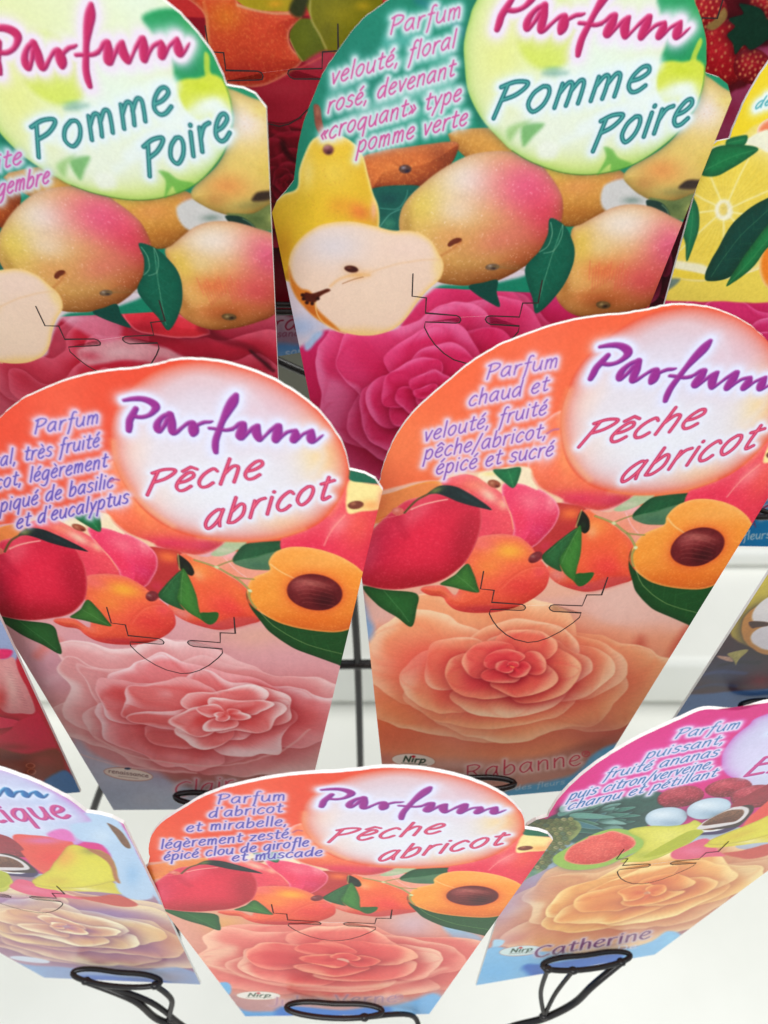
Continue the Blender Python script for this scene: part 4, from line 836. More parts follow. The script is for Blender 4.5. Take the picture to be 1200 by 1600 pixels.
def art_G():
    A = Art((206,130,84)); exotic_fruits(A, True)
    v = G4
    A.shape(v, [(120,400),(200,300),(350,240),(620,200),(1100,180),(1400,150),(1300,500),(900,700),(0,760),(60,520)], (176,150,160), [(300,300,150,60,(160,176,206),.8),(170,420,90,80,(190,100,130),.8),(1150,240,100,40,(180,186,200),.7),(1100,360,150,80,(206,136,90),.6)], feather=3, tex=.05)
    petal_rose(A, mmv, 2, -78, 52, -38, 0, ((240,206,160), (222,160,116), (206,124,96), (160,90,84)), n=9, seed=111, wav=.06, p=.6, shadow=.4, wp=.12, rmin=.6, curl=.8)
    petal_rose(A, mmv, 4, -70, 37, -27, 4, ((254,234,170), (244,190,116), (234,150,92), (190,110,76)), n=14, seed=113, wav=.06, p=.85, shadow=.5, wp=.12, rmin=.1, curl=.9, inner=((246,190,120), (232,134,74), (216,100,58), (150,60,40)))
    blob(A, mmv, -38, -72, 8, 20, (170,140,180), .7); blob(A, mmv, -30, -96, 8, 10, (186,110,130), .5)
    A.shape(v, [(80,545),(120,550),(110,570),(70,575)], (170,206,230), feather=3)
    A.shape(v, [(60,580),(200,590),(420,600),(560,590),(700,560),(800,505),(850,540),(760,620),(500,660),(200,720),(-10,780),(-20,700)], (132,184,224), [(100,680,120,50,(120,180,228),.8),(800,540,40,30,(140,196,230),.7)], feather=5, tex=.05)
    A.shape(v, [(200,650),(330,640),(480,610),(600,590),(620,600),(600,640),(520,680),(400,710),(250,705)], (40,104,190), feather=9, tex=.08)
    A.warp(4, .02); exotic_top(A); exotic_fruits(A); A.warp(2, .01)
    oval_logo(A, v, 192, 588, 86, 19, -5, 'nirp', (206,222,220))
    name_line(A, v, 'Catherine', (246,618), (712,538), (8,-30), 7, fill=(120,70,110), glow=(206,196,214), ga=.8)
    A.glowtext(text_segs(v, 'De', (585,590), (660,578), (3,-14), 4), (214,210,226))
    words(A, G3, [('Parfum', (818,194), (1074,152), (20,-30)), ('puissant,', (698,276), (1014,212), (18,-30)), ('fruité ananas', (530,358), (988,264), (18,-30)), ('puis citron/verveine,', (385,444), (970,310), (18,-30)), ('charnu et pétillant', (380,484), (980,348), (18,-28))], 4.6, (24,92,156), (230,214,240), 5.2, 1.15)
    exotic_titles(A)
    return A.finish(.2, 1.0)

def exotic_titles(A):
    A.glowtext(brush(VT, PARFUM), (16,104,168), ((214,222,246), 7, .9), emboss=((90,170,210), (10,50,110), 2.4, .8))
    e0 = G3.mm([(1100,348)])[0]; e1 = F2.mm([(325,292)])[0]
    ex = (e1 - e0) / np.linalg.norm(e1 - e0); up = np.array([ex[0] * .32 - ex[1], ex[0] + ex[1] * .32]) * 5.6
    A.glowtext(text_segs(mmv, 'Exotique', tuple(e0), tuple(e1), tuple(up), 1.3, asc=.7), (176,40,140), ((214,214,240), 6, .8), emboss=((226,120,160), (130,20,120), 1.6, .7), ghost=((214,90,130), 1.4, .7))

def art_F():
    A = Art((190,140,130)); exotic_fruits(A, True)
    v = F2
    A.shape(v, [(-60,600),(300,600),(560,590),(680,600),(820,820),(960,1080),(-60,1080)], (170,130,150), [(650,640,60,60,(140,180,214),.8),(750,780,80,80,(176,140,130),.7),(300,900,200,60,(180,140,110),.7),(500,1000,200,60,(150,140,176),.7)], feather=2, tex=.06)
    petal_rose(A, mmv, 4, -76, 50, -38, 0, ((236,206,170), (210,150,120), (186,124,130), (130,84,110)), n=10, seed=121, wav=.07, p=.6, shadow=.5, wp=.14, rmin=.55, curl=.8, inner=((240,216,170), (206,150,140), (160,110,150), (110,70,120)))
    petal_rose(A, mmv, 2, -74, 33, -25, 0, ((250,236,196), (230,196,140), (200,140,130), (130,80,110)), n=13, seed=123, wav=.09, p=.9, shadow=.6, wp=.14, rmin=.08, curl=1.2, inner=((248,232,190), (214,150,120), (170,100,130), (110,60,100)))
    blob(A, mmv, 24, -60, 12, 5, (130,110,176), .6); blob(A, mmv, -6, -56, 16, 5, (140,110,176), .6); blob(A, mmv, 34, -78, 6, 14, (214,140,96), .5)
    A.shape(v, [(-60,960),(160,985),(400,1000),(640,1010),(860,1000),(1000,1120),(-60,1120)], (130,150,190), [(100,1020,120,40,(140,176,214),.8),(800,1040,100,30,(150,140,160),.8)], feather=8, tex=.07)
    A.shape(v, [(350,1040),(480,1034),(640,1044),(800,1060),(800,1090),(400,1090)], (50,96,176), feather=10, tex=.06)
    A.warp(4, .02); exotic_top(A); exotic_fruits(A); A.warp(2, .01)
    A.ell(v, 140, 958, 95, 12, 7, (200,206,220), tex=.02, feather=2)
    exotic_titles(A)
    return A.finish(.2, 1.0)

# ------------------------------------------------------------------ the citrus print at the right edge
def art_H():
    A = Art((214,50,110)); v = View('H', 1000, 0, 3.2); s = A.shape
    s(mmv, [(-60,-30),(60,-20),(60,-140),(-60,-140)], (214,44,104), [(-20,-60,30,20,(226,70,130),.8)], feather=2, sharp=True, tex=.05)
    petal_rose(A, v, 640, 1760, 640, 380, 0, ((240,120,170), (222,50,116), (196,30,84), (130,10,50)), n=22, seed=14, wav=.09)
    s(v, [(200,1390),(330,1396),(480,1380),(560,1330),(640,1320),(640,1420),(420,1450),(300,1430)], (232,190,214), feather=10, tex=.03)
    s(mmv, [(-60,-30),(-60,50),(60,50),(60,-30)], (240,208,40), [(-30,0,14,14,(246,214,50),.6)], feather=2, sharp=True, tex=.03)
    s(v, [(360,750),(440,690),(520,660),(640,600),(1200,500),(1400,1400),(100,1500),(150,1300),(280,900)], (238,212,90), [(300,1100,120,160,(236,204,80),.8),(620,700,80,60,(246,240,226),.8)], feather=2, tex=.06)
    # lemon slice
    A.ell(v, 420, 1060, 420, 330, -20, (236,206,80), [(420,1060,200,160,(240,216,110),.7)], tex=.08, edge=((250,240,206), 9, .8))
    for k in range(9):
        t = k / 9 * math.tau + .2
        A.line(v, [(420, 1050), (420 + 330 * math.cos(t), 1050 + 270 * math.sin(t))], 9, (250,240,180), .6, soft=4)
        for j in range(5):
            tt = t + .12 + j * .11
            A.line(v, [(420 + 80 * math.cos(tt), 1050 + 70 * math.sin(tt)), (420 + 290 * math.cos(tt), 1050 + 240 * math.sin(tt))], 5, (226,186,50), .35, soft=3)
    A.ell(v, 420, 1050, 46, 52, 0, (246,240,206), tex=.1, feather=3); A.ell(v, 418, 1045, 22, 30, 0, (232,206,110), tex=.2, feather=3)
    s(v, [(150,1300),(240,1310),(340,1330),(330,1396),(220,1392),(130,1350)], (240,234,196), feather=3)
    s(v, [(140,1340),(230,1350),(335,1372),(330,1396),(220,1390),(130,1365)], (236,206,70), feather=2)
    A.ell(v, 690, 640, 110, 60, -10, (238,130,90), tex=.1, rim=((250,230,200), 4, .8)); A.ell(v, 690, 1330, 96, 130, 0, (240,130,40), [(700,1330,50,80,(246,150,60),.7)], tex=.12, rim=((250,214,150), 4, .8))
    s(v, [(520,700),(640,650),(640,760),(590,740),(530,720)], (240,236,206), feather=2)
    leaf(A, v, [(440,690),(530,670),(522,720),(470,740),(430,730)], (22,130,76), [(440,710),(520,690)], n=3)
    leaf(A, v, [(360,748),(430,722),(510,722),(588,748),(530,800),(450,850),(380,882),(310,876),(330,810)], (18,124,70), [(330,850),(450,790),(580,750)], n=5)
    leaf(A, v, [(215,1040),(250,985),(285,1030),(298,1110),(280,1200),(238,1306),(228,1220),(200,1130)], (24,130,84), [(250,1000),(262,1100),(238,1290)], n=4)
    leaf(A, v, [(328,1396),(370,1280),(440,1150),(520,1060),(640,985),(760,960),(700,1080),(600,1200),(520,1300),(440,1390)], (10,72,62), [(360,1380),(500,1180),(700,990)], n=5)
    leaf(A, v, [(430,1430),(490,1320),(560,1220),(640,1120),(740,1040),(760,1160),(640,1240),(560,1340),(470,1410)], (30,132,76), [(440,1420),(560,1290),(720,1100)], n=5)
    s(v, [(130,1400),(200,1390),(180,1420),(130,1450)], (110,130,120), feather=3)
    words(A, v, [('devenant', (566,548), (900,455), (22,-40))], 8, (70,160,170), (232,244,236), 7, 1.2)
    A.shape(mmv, [(-60,-104),(60,-90),(60,-140),(-60,-140)], (190,180,200), feather=6, sharp=True)
    A.shape(mmv, [(-60,-114),(60,-104),(60,-140),(-60,-140)], (26,140,206), feather=4, sharp=True)
    u = View('H')
    A.glowtext(text_segs(u, 'a', (1184,812), (1206,810), (3,-20), 3.4), (150,60,110), ((200,200,224), 5, .9))
    A.glowtext(text_segs(u, 'A', (1172,825), (1181,824), (1,-7), 1.4), (150,60,110))
    A.glowtext(text_segs(u, 'des fleurs', (1128,846), (1204,840), (1,-8), 1.8), (214,234,244))
    A.warp(2.5, .02)
    return A.finish(.2, 1.0)

# ------------------------------------------------------------------ the back row and the side cards
def art_L():
    A = Art((150,14,40)); v = View('L', 300, 0, 4.2857); s = A.shape
    s(mmv, [(-60,-30),(60,-30),(60,-140),(-60,-140)], (140,12,36), [(0,-60,40,14,(170,24,50),.8),(10,-100,40,16,(96,8,24),.8)], feather=2, sharp=True, tex=.1)
    petal_rose(A, v, 600, 1200, 620, 560, 0, ((176,40,66), (140,14,40), (96,8,24), (40,4,12)), n=24, seed=17, wav=.1, shadow=.6)
    s(mmv, [(-60,-40),(-60,50),(60,50),(60,-40)], (196,50,50), [(10,-10,14,14,(170,160,30),.8)], feather=1, sharp=True, tex=.06)
    s(v, [(-100,580),(200,590),(440,580),(640,500),(760,440),(900,400),(1100,420),(1100,900),(700,860),(500,830),(-100,830)], (170,30,54), [(600,600,200,60,(180,50,66),.7),(820,400,120,40,(170,60,80),.7),(450,700,200,80,(150,20,44),.7)], feather=3, tex=.06)
    s(v, [(-50,-40),(260,-40),(330,30),(640,60),(740,110),(660,190),(650,270),(680,340),(740,410),(640,500),(460,575),(240,560),(100,400),(80,100)], (214,76,46), [(220,100,150,130,(222,120,40),.85),(520,230,160,120,(220,80,50),.8),(400,480,220,80,(196,56,44),.8),(640,130,70,50,(226,84,60),.6)], rim=((230,180,150), 3, .5), tex=.12, speck=((236,170,90), .36, .35))
    A.line(v, [(80,20),(96,120),(110,260),(150,400)], 22, (230,150,90), .4, soft=8)
    s(v, [(290,-60),(660,-60),(660,60),(560,70),(430,60),(320,20)], (170,150,30), [(560,20,60,30,(226,160,40),.7)], tex=.06); soft(A, v, [(300,30),(430,66),(560,86),(660,84)], 16, (220,170,130), .7, 8)
    s(v, [(740,410),(690,340),(655,260),(665,190),(740,120),(860,160),(900,330),(840,380)], (98,108,20), [(760,250,60,80,(110,120,26),.7)], feather=1.6, tex=.06); soft(A, v, [(655,260),(690,340),(745,412)], 8, (190,170,110), .7, 4)
    s(v, [(780,-60),(1250,-60),(1250,300),(1000,360),(895,330),(850,220),(800,120)], (122,120,16), [(1000,100,140,100,(150,140,20),.8),(900,220,60,80,(110,108,20),.6),(1150,40,60,40,(190,160,30),.7)], feather=1.6, tex=.08); soft(A, v, [(790,0),(800,120),(850,220),(900,320)], 18, (190,180,120), .6, 9)
    s(v, [(655,60),(690,-20),(780,-40),(770,40),(745,105),(700,108)], (50,56,20), feather=4, tex=.1)
    s(v, [(760,420),(880,340),(1000,360),(1100,420),(900,470)], (180,60,80), feather=4)
    soft(A, v, [(400,580),(560,540),(700,470),(870,380)], 12, (226,110,90), .6, 8)
    for q, w, c_, al, bl in (([(510,820),(620,830),(730,790)], 10, (60,5,16), .7, 5), ([(540,880),(620,910),(700,900)], 24, (190,30,60), .5, 12), ([(600,960),(640,1040),(700,1080)], 40, (40,4,12), .7, 16), ([(560,1000),(590,1100)], 30, (180,30,60), .4, 14)):
        soft(A, v, q, w, c_, al, bl)
    w = View('L', 420, 440, 3.5294)
    A.shape(w, [(-200,110),(30,150),(200,240),(400,330),(400,560),(-400,560)], (150,120,140), [(60,200,80,30,(186,160,176),.8)], feather=7, tex=.05)
    A.shape(w, [(-400,340),(40,340),(200,345),(500,300),(500,600),(-400,600)], (90,140,196), [(60,400,80,20,(120,160,206),.6)], feather=7, tex=.05)
    A.glowtext(text_segs(w, 'ra', (30,275), (150,262), (6,-55), 9), (140,30,60), ((190,160,176), 6, .6))
    A.glowtext(text_segs(w, 'renaissance', (-110,322), (190,296), (3,-22), 5), (130,60,90))
    A.glowtext(text_segs(w, 'son', (88,412), (184,392), (3,-24), 5.5), (190,206,226))
    A.warp(2.5, .02)
    return A.finish(.2, 1.0)

def art_M():
    A = Art((130,16,50)); v = View('M', 1000, 0, 3.2); s = A.shape
    s(mmv, [(-60,-40),(60,-40),(60,-140),(-60,-140)], (106,12,44), feather=2, sharp=True, tex=.1)
    petal_rose(A, v, 0, 1250, 500, 600, 0, ((170,50,90), (120,16,50), (80,6,30), (40,2,16)), n=20, seed=19, wav=.1, shadow=.6)
    s(v, [(-400,-200),(900,-200),(900,500),(-400,500)], (100,16,30), feather=1, sharp=True, tex=.15)
    s(v, [(560,240),(640,230),(800,160),(900,500),(400,760),(300,760),(440,480),(540,420)], (176,70,110), [(600,300,60,70,(196,100,140),.8),(450,560,60,60,(170,40,80),.7)], feather=4, tex=.08)
    for x, y, a, b_, c_ in ((330,60,110,100,(160,20,34)), (430,260,140,170,(184,20,36)), (640,30,90,90,(196,24,44)), (560,330,90,90,(170,18,40)), (250,300,90,120,(150,16,30))):
        A.ell(v, x, y, a, b_, 10, c_, [(x - 20, y - 30, a * .5, b_ * .5, (216,50,60), .7)], tex=.25, edge=((90,6,20), 8, .6), speck=((226,120,90), .40, .5))
        for k in range(26):
            t = k * 2.399; rr = math.sqrt(k / 26) * .85
            A.ell(v, x + a * rr * math.cos(t), y + b_ * rr * math.sin(t), 6, 8, 10, (224,140,96), [(x, y, 1, 1, (0,0,0), 0)], tex=.1, feather=1.4)
    s(v, [(440,170),(480,130),(450,90),(520,70),(500,20),(600,40),(640,100),(700,140),(640,200),(560,250),(520,230),(480,270),(470,220)], (16,60,44), tex=.2, shadow=(.5, 8, (30,0,10)))
    s(v, [(330,130),(380,90),(420,40),(440,80),(400,130),(360,150)], (150,120,70), tex=.2, feather=2)
    A.warp(2.5, .02)
    return A.finish(.2, 1.0)

def art_J():
    A = Art((70,30,50)); v = View('J', 900, 740, 4.0); s = A.shape
    s(v, [(500,1700),(900,1000),(1300,700),(1500,1700)], (64,26,44), [(900,1250,200,80,(44,56,96),.9),(800,1420,160,40,(130,40,50),.8),(1150,1300,100,60,(130,30,50),.8),(700,1500,120,60,(80,40,40),.8),(1000,1180,160,60,(36,40,80),.8)], feather=2, sharp=True, tex=.2)
    s(v, [(960,1000),(1040,860),(1110,760),(1220,600),(1500,560),(1500,900),(1240,1080),(1100,1090)], (206,186,70), tex=.12, feather=3)
    for q, w, c_, al in (([(780,1260),(900,1240),(1060,1250)], 26, (60,80,130), .6), ([(720,1350),(860,1320),(1000,1330)], 22, (40,60,110), .6), ([(700,1410),(760,1405),(820,1410)], 14, (180,60,80), .7), ([(900,1200),(1000,1180),(1150,1180)], 26, (20,16,40), .7)):
        soft(A, v, q, w, c_, al, 10)
    A.ell(v, 1260, 960, 230, 170, -10, (190,130,60), tex=.1, feather=2, shadow=(.6, 12, (20,10,20)))
    A.ell(v, 1240, 850, 150, 86, -30, (226,222,222), [(1240,850,80,50,(240,236,232),.7)], tex=.05, feather=2.5); A.ell(v, 1250, 1020, 160, 80, -4, (222,216,222), tex=.05, feather=2.5)
    s(v, [(1080,930),(1120,922),(1200,930),(1200,950),(1130,960),(1100,965)], (70,36,26), tex=.3, feather=2)
    s(v, [(940,1130),(1000,1110),(1060,1100),(1072,1110),(1030,1150),(1010,1180),(1000,1200),(980,1165)], (170,160,90), tex=.3, feather=2)
    s(v, [(880,1140),(960,1150),(980,1180),(900,1160)], (190,150,130), tex=.3, feather=2)
    A.shape(mmv, [(-60,-116),(60,-106),(60,-140),(-60,-140)], (60,100,150), feather=5, sharp=True)
    A.warp(2.5, .02)
    return A.finish(.2, 1.0)

def art_K():
    A = Art((190,40,60)); v = View('K', 0, 980, 3.75); s = A.shape
    s(v, [(-200,-200),(0,-60),(120,250),(500,980),(-200,980)], (196,34,56), [(180,590,120,110,(220,32,70),.9),(60,760,200,50,(150,50,30),.8),(0,480,60,60,(200,40,60),.6)], feather=2, sharp=True, tex=.08)
    s(v, [(-200,-200),(30,-60),(100,180),(-60,260),(-200,200)], (150,170,206), feather=3, tex=.06)
    s(v, [(-100,150),(0,130),(70,140),(50,180),(0,190),(-100,200)], (226,50,110), feather=3, tex=.1)
    s(v, [(-100,200),(20,190),(80,180),(120,280),(205,490),(120,505),(40,500),(0,470),(-40,400)], (222,150,150), [(60,340,50,130,(236,196,186),.8,-10),(0,420,40,80,(206,60,60),.8)], feather=2, tex=.12)
    for k in range(16): A.line(v, [(20 + k * 8, 230 + k * 16), (60 + k * 7, 236 + k * 16)], 3, (160,70,90), .4, soft=2)
    s(v, [(-60,520),(40,530),(110,548),(80,580),(-60,590)], (232,50,90), feather=2, tex=.05, shadow=(.5, 8, (100,10,20)))
    s(v, [(110,548),(200,520),(230,510),(330,700),(240,730),(120,740),(-60,690),(60,600)], (218,34,74), [(200,620,80,60,(226,40,84),.8),(60,700,120,24,(150,30,30),.7)], feather=2, tex=.06)
    s(v, [(-60,700),(150,740),(330,710),(390,830),(330,880),(200,890),(-60,800)], (140,60,30), [(260,780,100,40,(170,60,40),.8),(80,760,100,30,(110,40,24),.7)], feather=7, tex=.1)
    s(v, [(260,900),(390,840),(480,960),(390,980),(300,940)], (70,130,190), feather=5, tex=.06)
    for x, y in ((178,812), (186,848)):
        A.line(v, [(x + 24 * math.cos(t), y + 15 * math.sin(t)) for t in np.linspace(0, math.tau, 10)], 4, (222,150,120), .8)
    A.warp(2.5, .02)
    return A.finish(.2, 1.0)

# ------------------------------------------------------------------ materials
def mat(name, col, rough=.5, spec=.5, metal=0.0, coat=0.0):
    m = bpy.data.materials.new(name); m.use_nodes = True
    b = m.node_tree.nodes['Principled BSDF']
    b.inputs['Base Color'].default_value = (*col, 1); b.inputs['Roughness'].default_value = rough
    b.inputs['Specular IOR Level'].default_value = spec; b.inputs['Metallic'].default_value = metal
    b.inputs['Coat Weight'].default_value = coat
    return m, b
def add_noise(m, b, scale, c0, c1, bump=0.0, bscale=None, rough=None):
    nt = m.node_tree; tc = nt.nodes.new('ShaderNodeTexCoord')
    n = nt.nodes.new('ShaderNodeTexNoise'); n.inputs['Scale'].default_value = scale; n.inputs['Detail'].default_value = 5
    nt.links.new(tc.outputs['Object'], n.inputs['Vector'])
    r = nt.nodes.new('ShaderNodeValToRGB'); r.color_ramp.elements[0].position = .3; r.color_ramp.elements[1].position = .7
    r.color_ramp.elements[0].color = (*c0, 1); r.color_ramp.elements[1].color = (*c1, 1)
    nt.links.new(n.outputs['Fac'], r.inputs['Fac']); nt.links.new(r.outputs['Color'], b.inputs['Base Color'])
    if bump:
        n2 = nt.nodes.new('ShaderNodeTexNoise'); n2.inputs['Scale'].default_value = bscale; n2.inputs['Detail'].default_value = 3
        nt.links.new(tc.outputs['Object'], n2.inputs['Vector'])
        bp = nt.nodes.new('ShaderNodeBump'); bp.inputs['Strength'].default_value = bump; bp.inputs['Distance'].default_value = .0006
        nt.links.new(n2.outputs['Fac'], bp.inputs['Height']); nt.links.new(bp.outputs['Normal'], b.inputs['Normal'])
def print_mat(name, im):
    h, w, _ = im.shape
    img = bpy.data.images.new(name, w, h, alpha=False)
    buf = np.ones((h, w, 4), np.float32); buf[..., :3] = np.clip(im[::-1], 0, 1)
    img.pixels.foreach_set(buf.ravel()); img.update(); img.pack()
    m, b = mat(name, (1, 1, 1), rough=.28, spec=.26)
    nt = m.node_tree; t = nt.nodes.new('ShaderNodeTexImage'); t.image = img; t.interpolation = 'Cubic'; t.extension = 'EXTEND'
    nt.links.new(t.outputs['Color'], b.inputs['Base Color'])
    tc = nt.nodes.new('ShaderNodeTexCoord')
    n = nt.nodes.new('ShaderNodeTexNoise'); n.inputs['Scale'].default_value = 9; n.inputs['Detail'].default_value = 1
    n2 = nt.nodes.new('ShaderNodeTexNoise'); n2.inputs['Scale'].default_value = 900; n2.inputs['Detail'].default_value = 2
    nt.links.new(tc.outputs['Object'], n.inputs['Vector']); nt.links.new(tc.outputs['Object'], n2.inputs['Vector'])
    bp = nt.nodes.new('ShaderNodeBump'); bp.inputs['Strength'].default_value = .5; bp.inputs['Distance'].default_value = .004
    bp2 = nt.nodes.new('ShaderNodeBump'); bp2.inputs['Strength'].default_value = .1; bp2.inputs['Distance'].default_value = .0002
    nt.links.new(n.outputs['Fac'], bp.inputs['Height']); nt.links.new(n2.outputs['Fac'], bp2.inputs['Height'])
    nt.links.new(bp.outputs['Normal'], bp2.inputs['Normal']); nt.links.new(bp2.outputs['Normal'], b.inputs['Normal'])
    return m
M_EDGE, _b = mat('white_card_edge', (.86, .85, .82), .6); add_noise(M_EDGE, _b, 400, (.80, .79, .75), (.9, .89, .87))
M_BACK, _b = mat('grey_card_back', (.62, .61, .58), .8); add_noise(M_BACK, _b, 300, (.56, .55, .52), (.66, .65, .62))
M_CUT, _b = mat('cut_line_shadow', (.035, .02, .02), .8)
M_WIRE, _b = mat('black_lacquered_wire', (.010, .009, .010), .2, .35, 0.0, .12); add_noise(M_WIRE, _b, 60, (.005, .005, .007), (.02, .015, .013), .15, 300)

# ------------------------------------------------------------------ cards
cutz = vD2([(0, 0)])  # keeps the view warm
CUT = [(392,167),(383,218),(422,222),(415,256),(500,262),(509,266),(511,272),(506,278),(496,279),(412,276),(408,288),(418,308),(432,327),(455,347),(480,361),(517,370),(545,367),(575,357),(610,339),(645,315),(664,299),(669,286),(590,282),(581,277),(578,271),(583,265),(592,263),(672,266),(685,235),(727,235),(745,184)]
CUT_MM = vD2.mm(CUT)
def link(name, me, parent=None):
    o = bpy.data.objects.new(name, me); COL.objects.link(o)
    if parent is not None: o.parent = parent
    return o
def strip_mesh(name, P, w, z, h=.0):
    """flat ribbon following a polyline, in card millimetres"""
    n = len(P); V = []; F = []
    for i in range(n):
        a = P[max(i - 1, 0)]; b = P[min(i + 1, n - 1)]; d = (b - a) / (np.linalg.norm(b - a) + 1e-9)
        d0 = P[i] - P[i - 1] if i else d; d0 = d0 / (np.linalg.norm(d0) + 1e-9)
        k = min(1 / max(abs(float(d @ d0)), .5), 1.6)
        nn = np.array([-d[1], d[0]]) * w / 2 * k
        V += [(*(P[i] + nn), z), (*(P[i] - nn), z)]
    for i in range(n - 1): F.append((2 * i, 2 * i + 1, 2 * i + 3, 2 * i + 2))
    V = [((x) * S, (y - ORG) * S, zz * S) for x, y, zz in V]
    me = bpy.data.meshes.new(name); me.from_pydata(V, [], F); return me
ORG = -126.0
OUT = {k: outline(k) for k in ('peach', 'pear', 'exotic')}
TH = 0.75
def card_mesh(kind):
    P = OUT[kind]
    if np.sum(P[:, 0] * np.roll(P[:, 1], -1) - np.roll(P[:, 0], -1) * P[:, 1]) < 0: P = P[::-1]
    bm = bmesh.new(); n = len(P)
    rn = random.Random(3)
    f = [bm.verts.new((x * S, (y - ORG) * S, 0)) for x, y in P]
    k = [bm.verts.new((x * S, (y - ORG) * S, -TH * S)) for x, y in P]
    uv = bm.loops.layers.uv.new('UVMap')
    ff = bm.faces.new(f); fb = bm.faces.new(k[::-1]); fb.material_index = 2
    for i in range(n):
        q = bm.faces.new((f[i], k[i], k[(i + 1) % n], f[(i + 1) % n])); q.material_index = 1
    bmesh.ops.triangulate(bm, faces=[ff, fb])
    for fc in bm.faces:
        for l in fc.loops:
            X = l.vert.co.x / S; Y = l.vert.co.y / S + ORG
            l[uv].uv = ((X - X0) / (X1 - X0), (Y - Y0) / (Y1 - Y0))
    bm.normal_update()
    me = bpy.data.meshes.new('printed_card'); bm.to_mesh(me); bm.free(); return me
def card_matrix(c):
    w, t = POSE[c]; Rm = rodr(w); t = np.array(t)
    o = Rm @ np.array([0, -ORG, 0.0]) + t
    def cv(u): return Vector((u[0], -u[1], -u[2]))
    ex = cv(Rm[:, 0]); ey = cv(-Rm[:, 1]); ez = ex.cross(ey)
    M = Matrix((( ex.x, ey.x, ez.x, o[0] * S), (ex.y, ey.y, ez.y, -o[1] * S), (ex.z, ey.z, ez.z, -o[2] * S), (0, 0, 0, 1)))
    return CAMM @ M
CARDS = {}
def tab_mesh():
    """the tongue of the folding tab, a hair proud of the board, printed with the same picture"""
    i1 = CUT.index((509,266)); i2 = CUT.index((592,263))
    P = [CUT_MM[k] for k in range(i1, i2 + 1)]
    P = np.array(P)
    if np.sum(P[:, 0] * np.roll(P[:, 1], -1) - np.roll(P[:, 0], -1) * P[:, 1]) < 0: P = P[::-1]
    bm = bmesh.new(); n = len(P); uv = bm.loops.layers.uv.new('UVMap')
    f = [bm.verts.new((x * S, (y - ORG) * S, .07 * S)) for x, y in P]; k = [bm.verts.new((x * S, (y - ORG) * S, .004 * S)) for x, y in P]
    ff = bm.faces.new(f)
    for i in range(n):
        q = bm.faces.new((f[i], k[i], k[(i + 1) % n], f[(i + 1) % n])); q.material_index = 1
    bmesh.ops.triangulate(bm, faces=[ff])
    for fc in bm.faces:
        for l in fc.loops:
            l[uv].uv = ((l.vert.co.x / S - X0) / (X1 - X0), (l.vert.co.y / S + ORG - Y0) / (Y1 - Y0))
    me = bpy.data.meshes.new('folding_tab'); bm.to_mesh(me); bm.free(); return me
def make_card(c, kind, artf, label):
    root = bpy.data.objects.new('plant_label_card', None); COL.objects.link(root)
    root.matrix_world = card_matrix(c); root.empty_display_size = .02
    root['label'] = label; root['category'] = 'label card'; root['group'] = 'rose label cards standing in the wire rack'
    pm = print_mat('card_print', artf())
    o = link('card_board', card_mesh(kind), root)
    for m in (pm, M_EDGE, M_BACK): o.data.materials.append(m)
    t = link('folding_tab', tab_mesh(), root)
    for m in (pm, M_EDGE): t.data.materials.append(m)
    q = link('die_cut_line', strip_mesh('die_cut_line', CUT_MM, .3, .085), root); q.data.materials.append(M_CUT)
    CARDS[c] = root
    return root

# ------------------------------------------------------------------ wire rack
def tube_mesh(name, P, r, closed=False, sides=12):
    P = [Vector(p) for p in P]; n = len(P); V = []; F = []
    prev = None
    for i in range(n):
        if closed: d = (P[(i + 1) % n] - P[i - 1]).normalized()
        else: d = (P[min(i + 1, n - 1)] - P[max(i - 1, 0)]).normalized()
        if prev is None:
            u = d.orthogonal().normalized()
        else:
            u = (prev - d * prev.dot(d)).normalized()
        prev = u; w = d.cross(u)
        for k in range(sides):
            a = k / sides * math.tau
            V.append(P[i] + (u * math.cos(a) + w * math.sin(a)) * r)
    m = n if closed else n - 1
    if closed:   # align the seam
        pass
    for i in range(m):
        for k in range(sides):
            a = i * sides + k; b = i * sides + (k + 1) % sides
            j = (i + 1) % n
            F.append((a, b, j * sides + (k + 1) % sides, j * sides + k))
    if not closed:
        F.append(tuple(range(sides))[::-1]); F.append(tuple((n - 1) * sides + k for k in range(sides)))
    me = bpy.data.meshes.new(name); me.from_pydata([tuple(v) for v in V], [], F)
    for p in me.polygons: p.use_smooth = True
    return me
def curve3(P, n=8, closed=False):
    return [Vector(p) for p in smooth_curve(np.array([tuple(p) for p in P], float), closed, n)]
def at(px, py, Z):
    """world point seen at photo pixel (px, py), Z card-millimetres in front of the camera"""
    return CAMM @ Vector(((px - 600) / FOC * Z * S, -(py - 800) / FOC * Z * S, -Z * S))
rack = bpy.data.objects.new('wire_display_rack', None); COL.objects.link(rack)
rack.location = (0, 0.32, 0.0)
rack['label'] = 'black lacquered wire rack holding the rose label cards in its oval rings'; rack['category'] = 'display rack'
def wire(name, P, r, closed=False, parent=None):
    me = tube_mesh(name, P, r * S, closed)
    o = link(name, me, parent or rack)
    if parent is None: o.matrix_parent_inverse = rack.matrix_world.inverted() if False else Matrix.Translation(-rack.location)
    me.materials.append(M_WIRE); return o
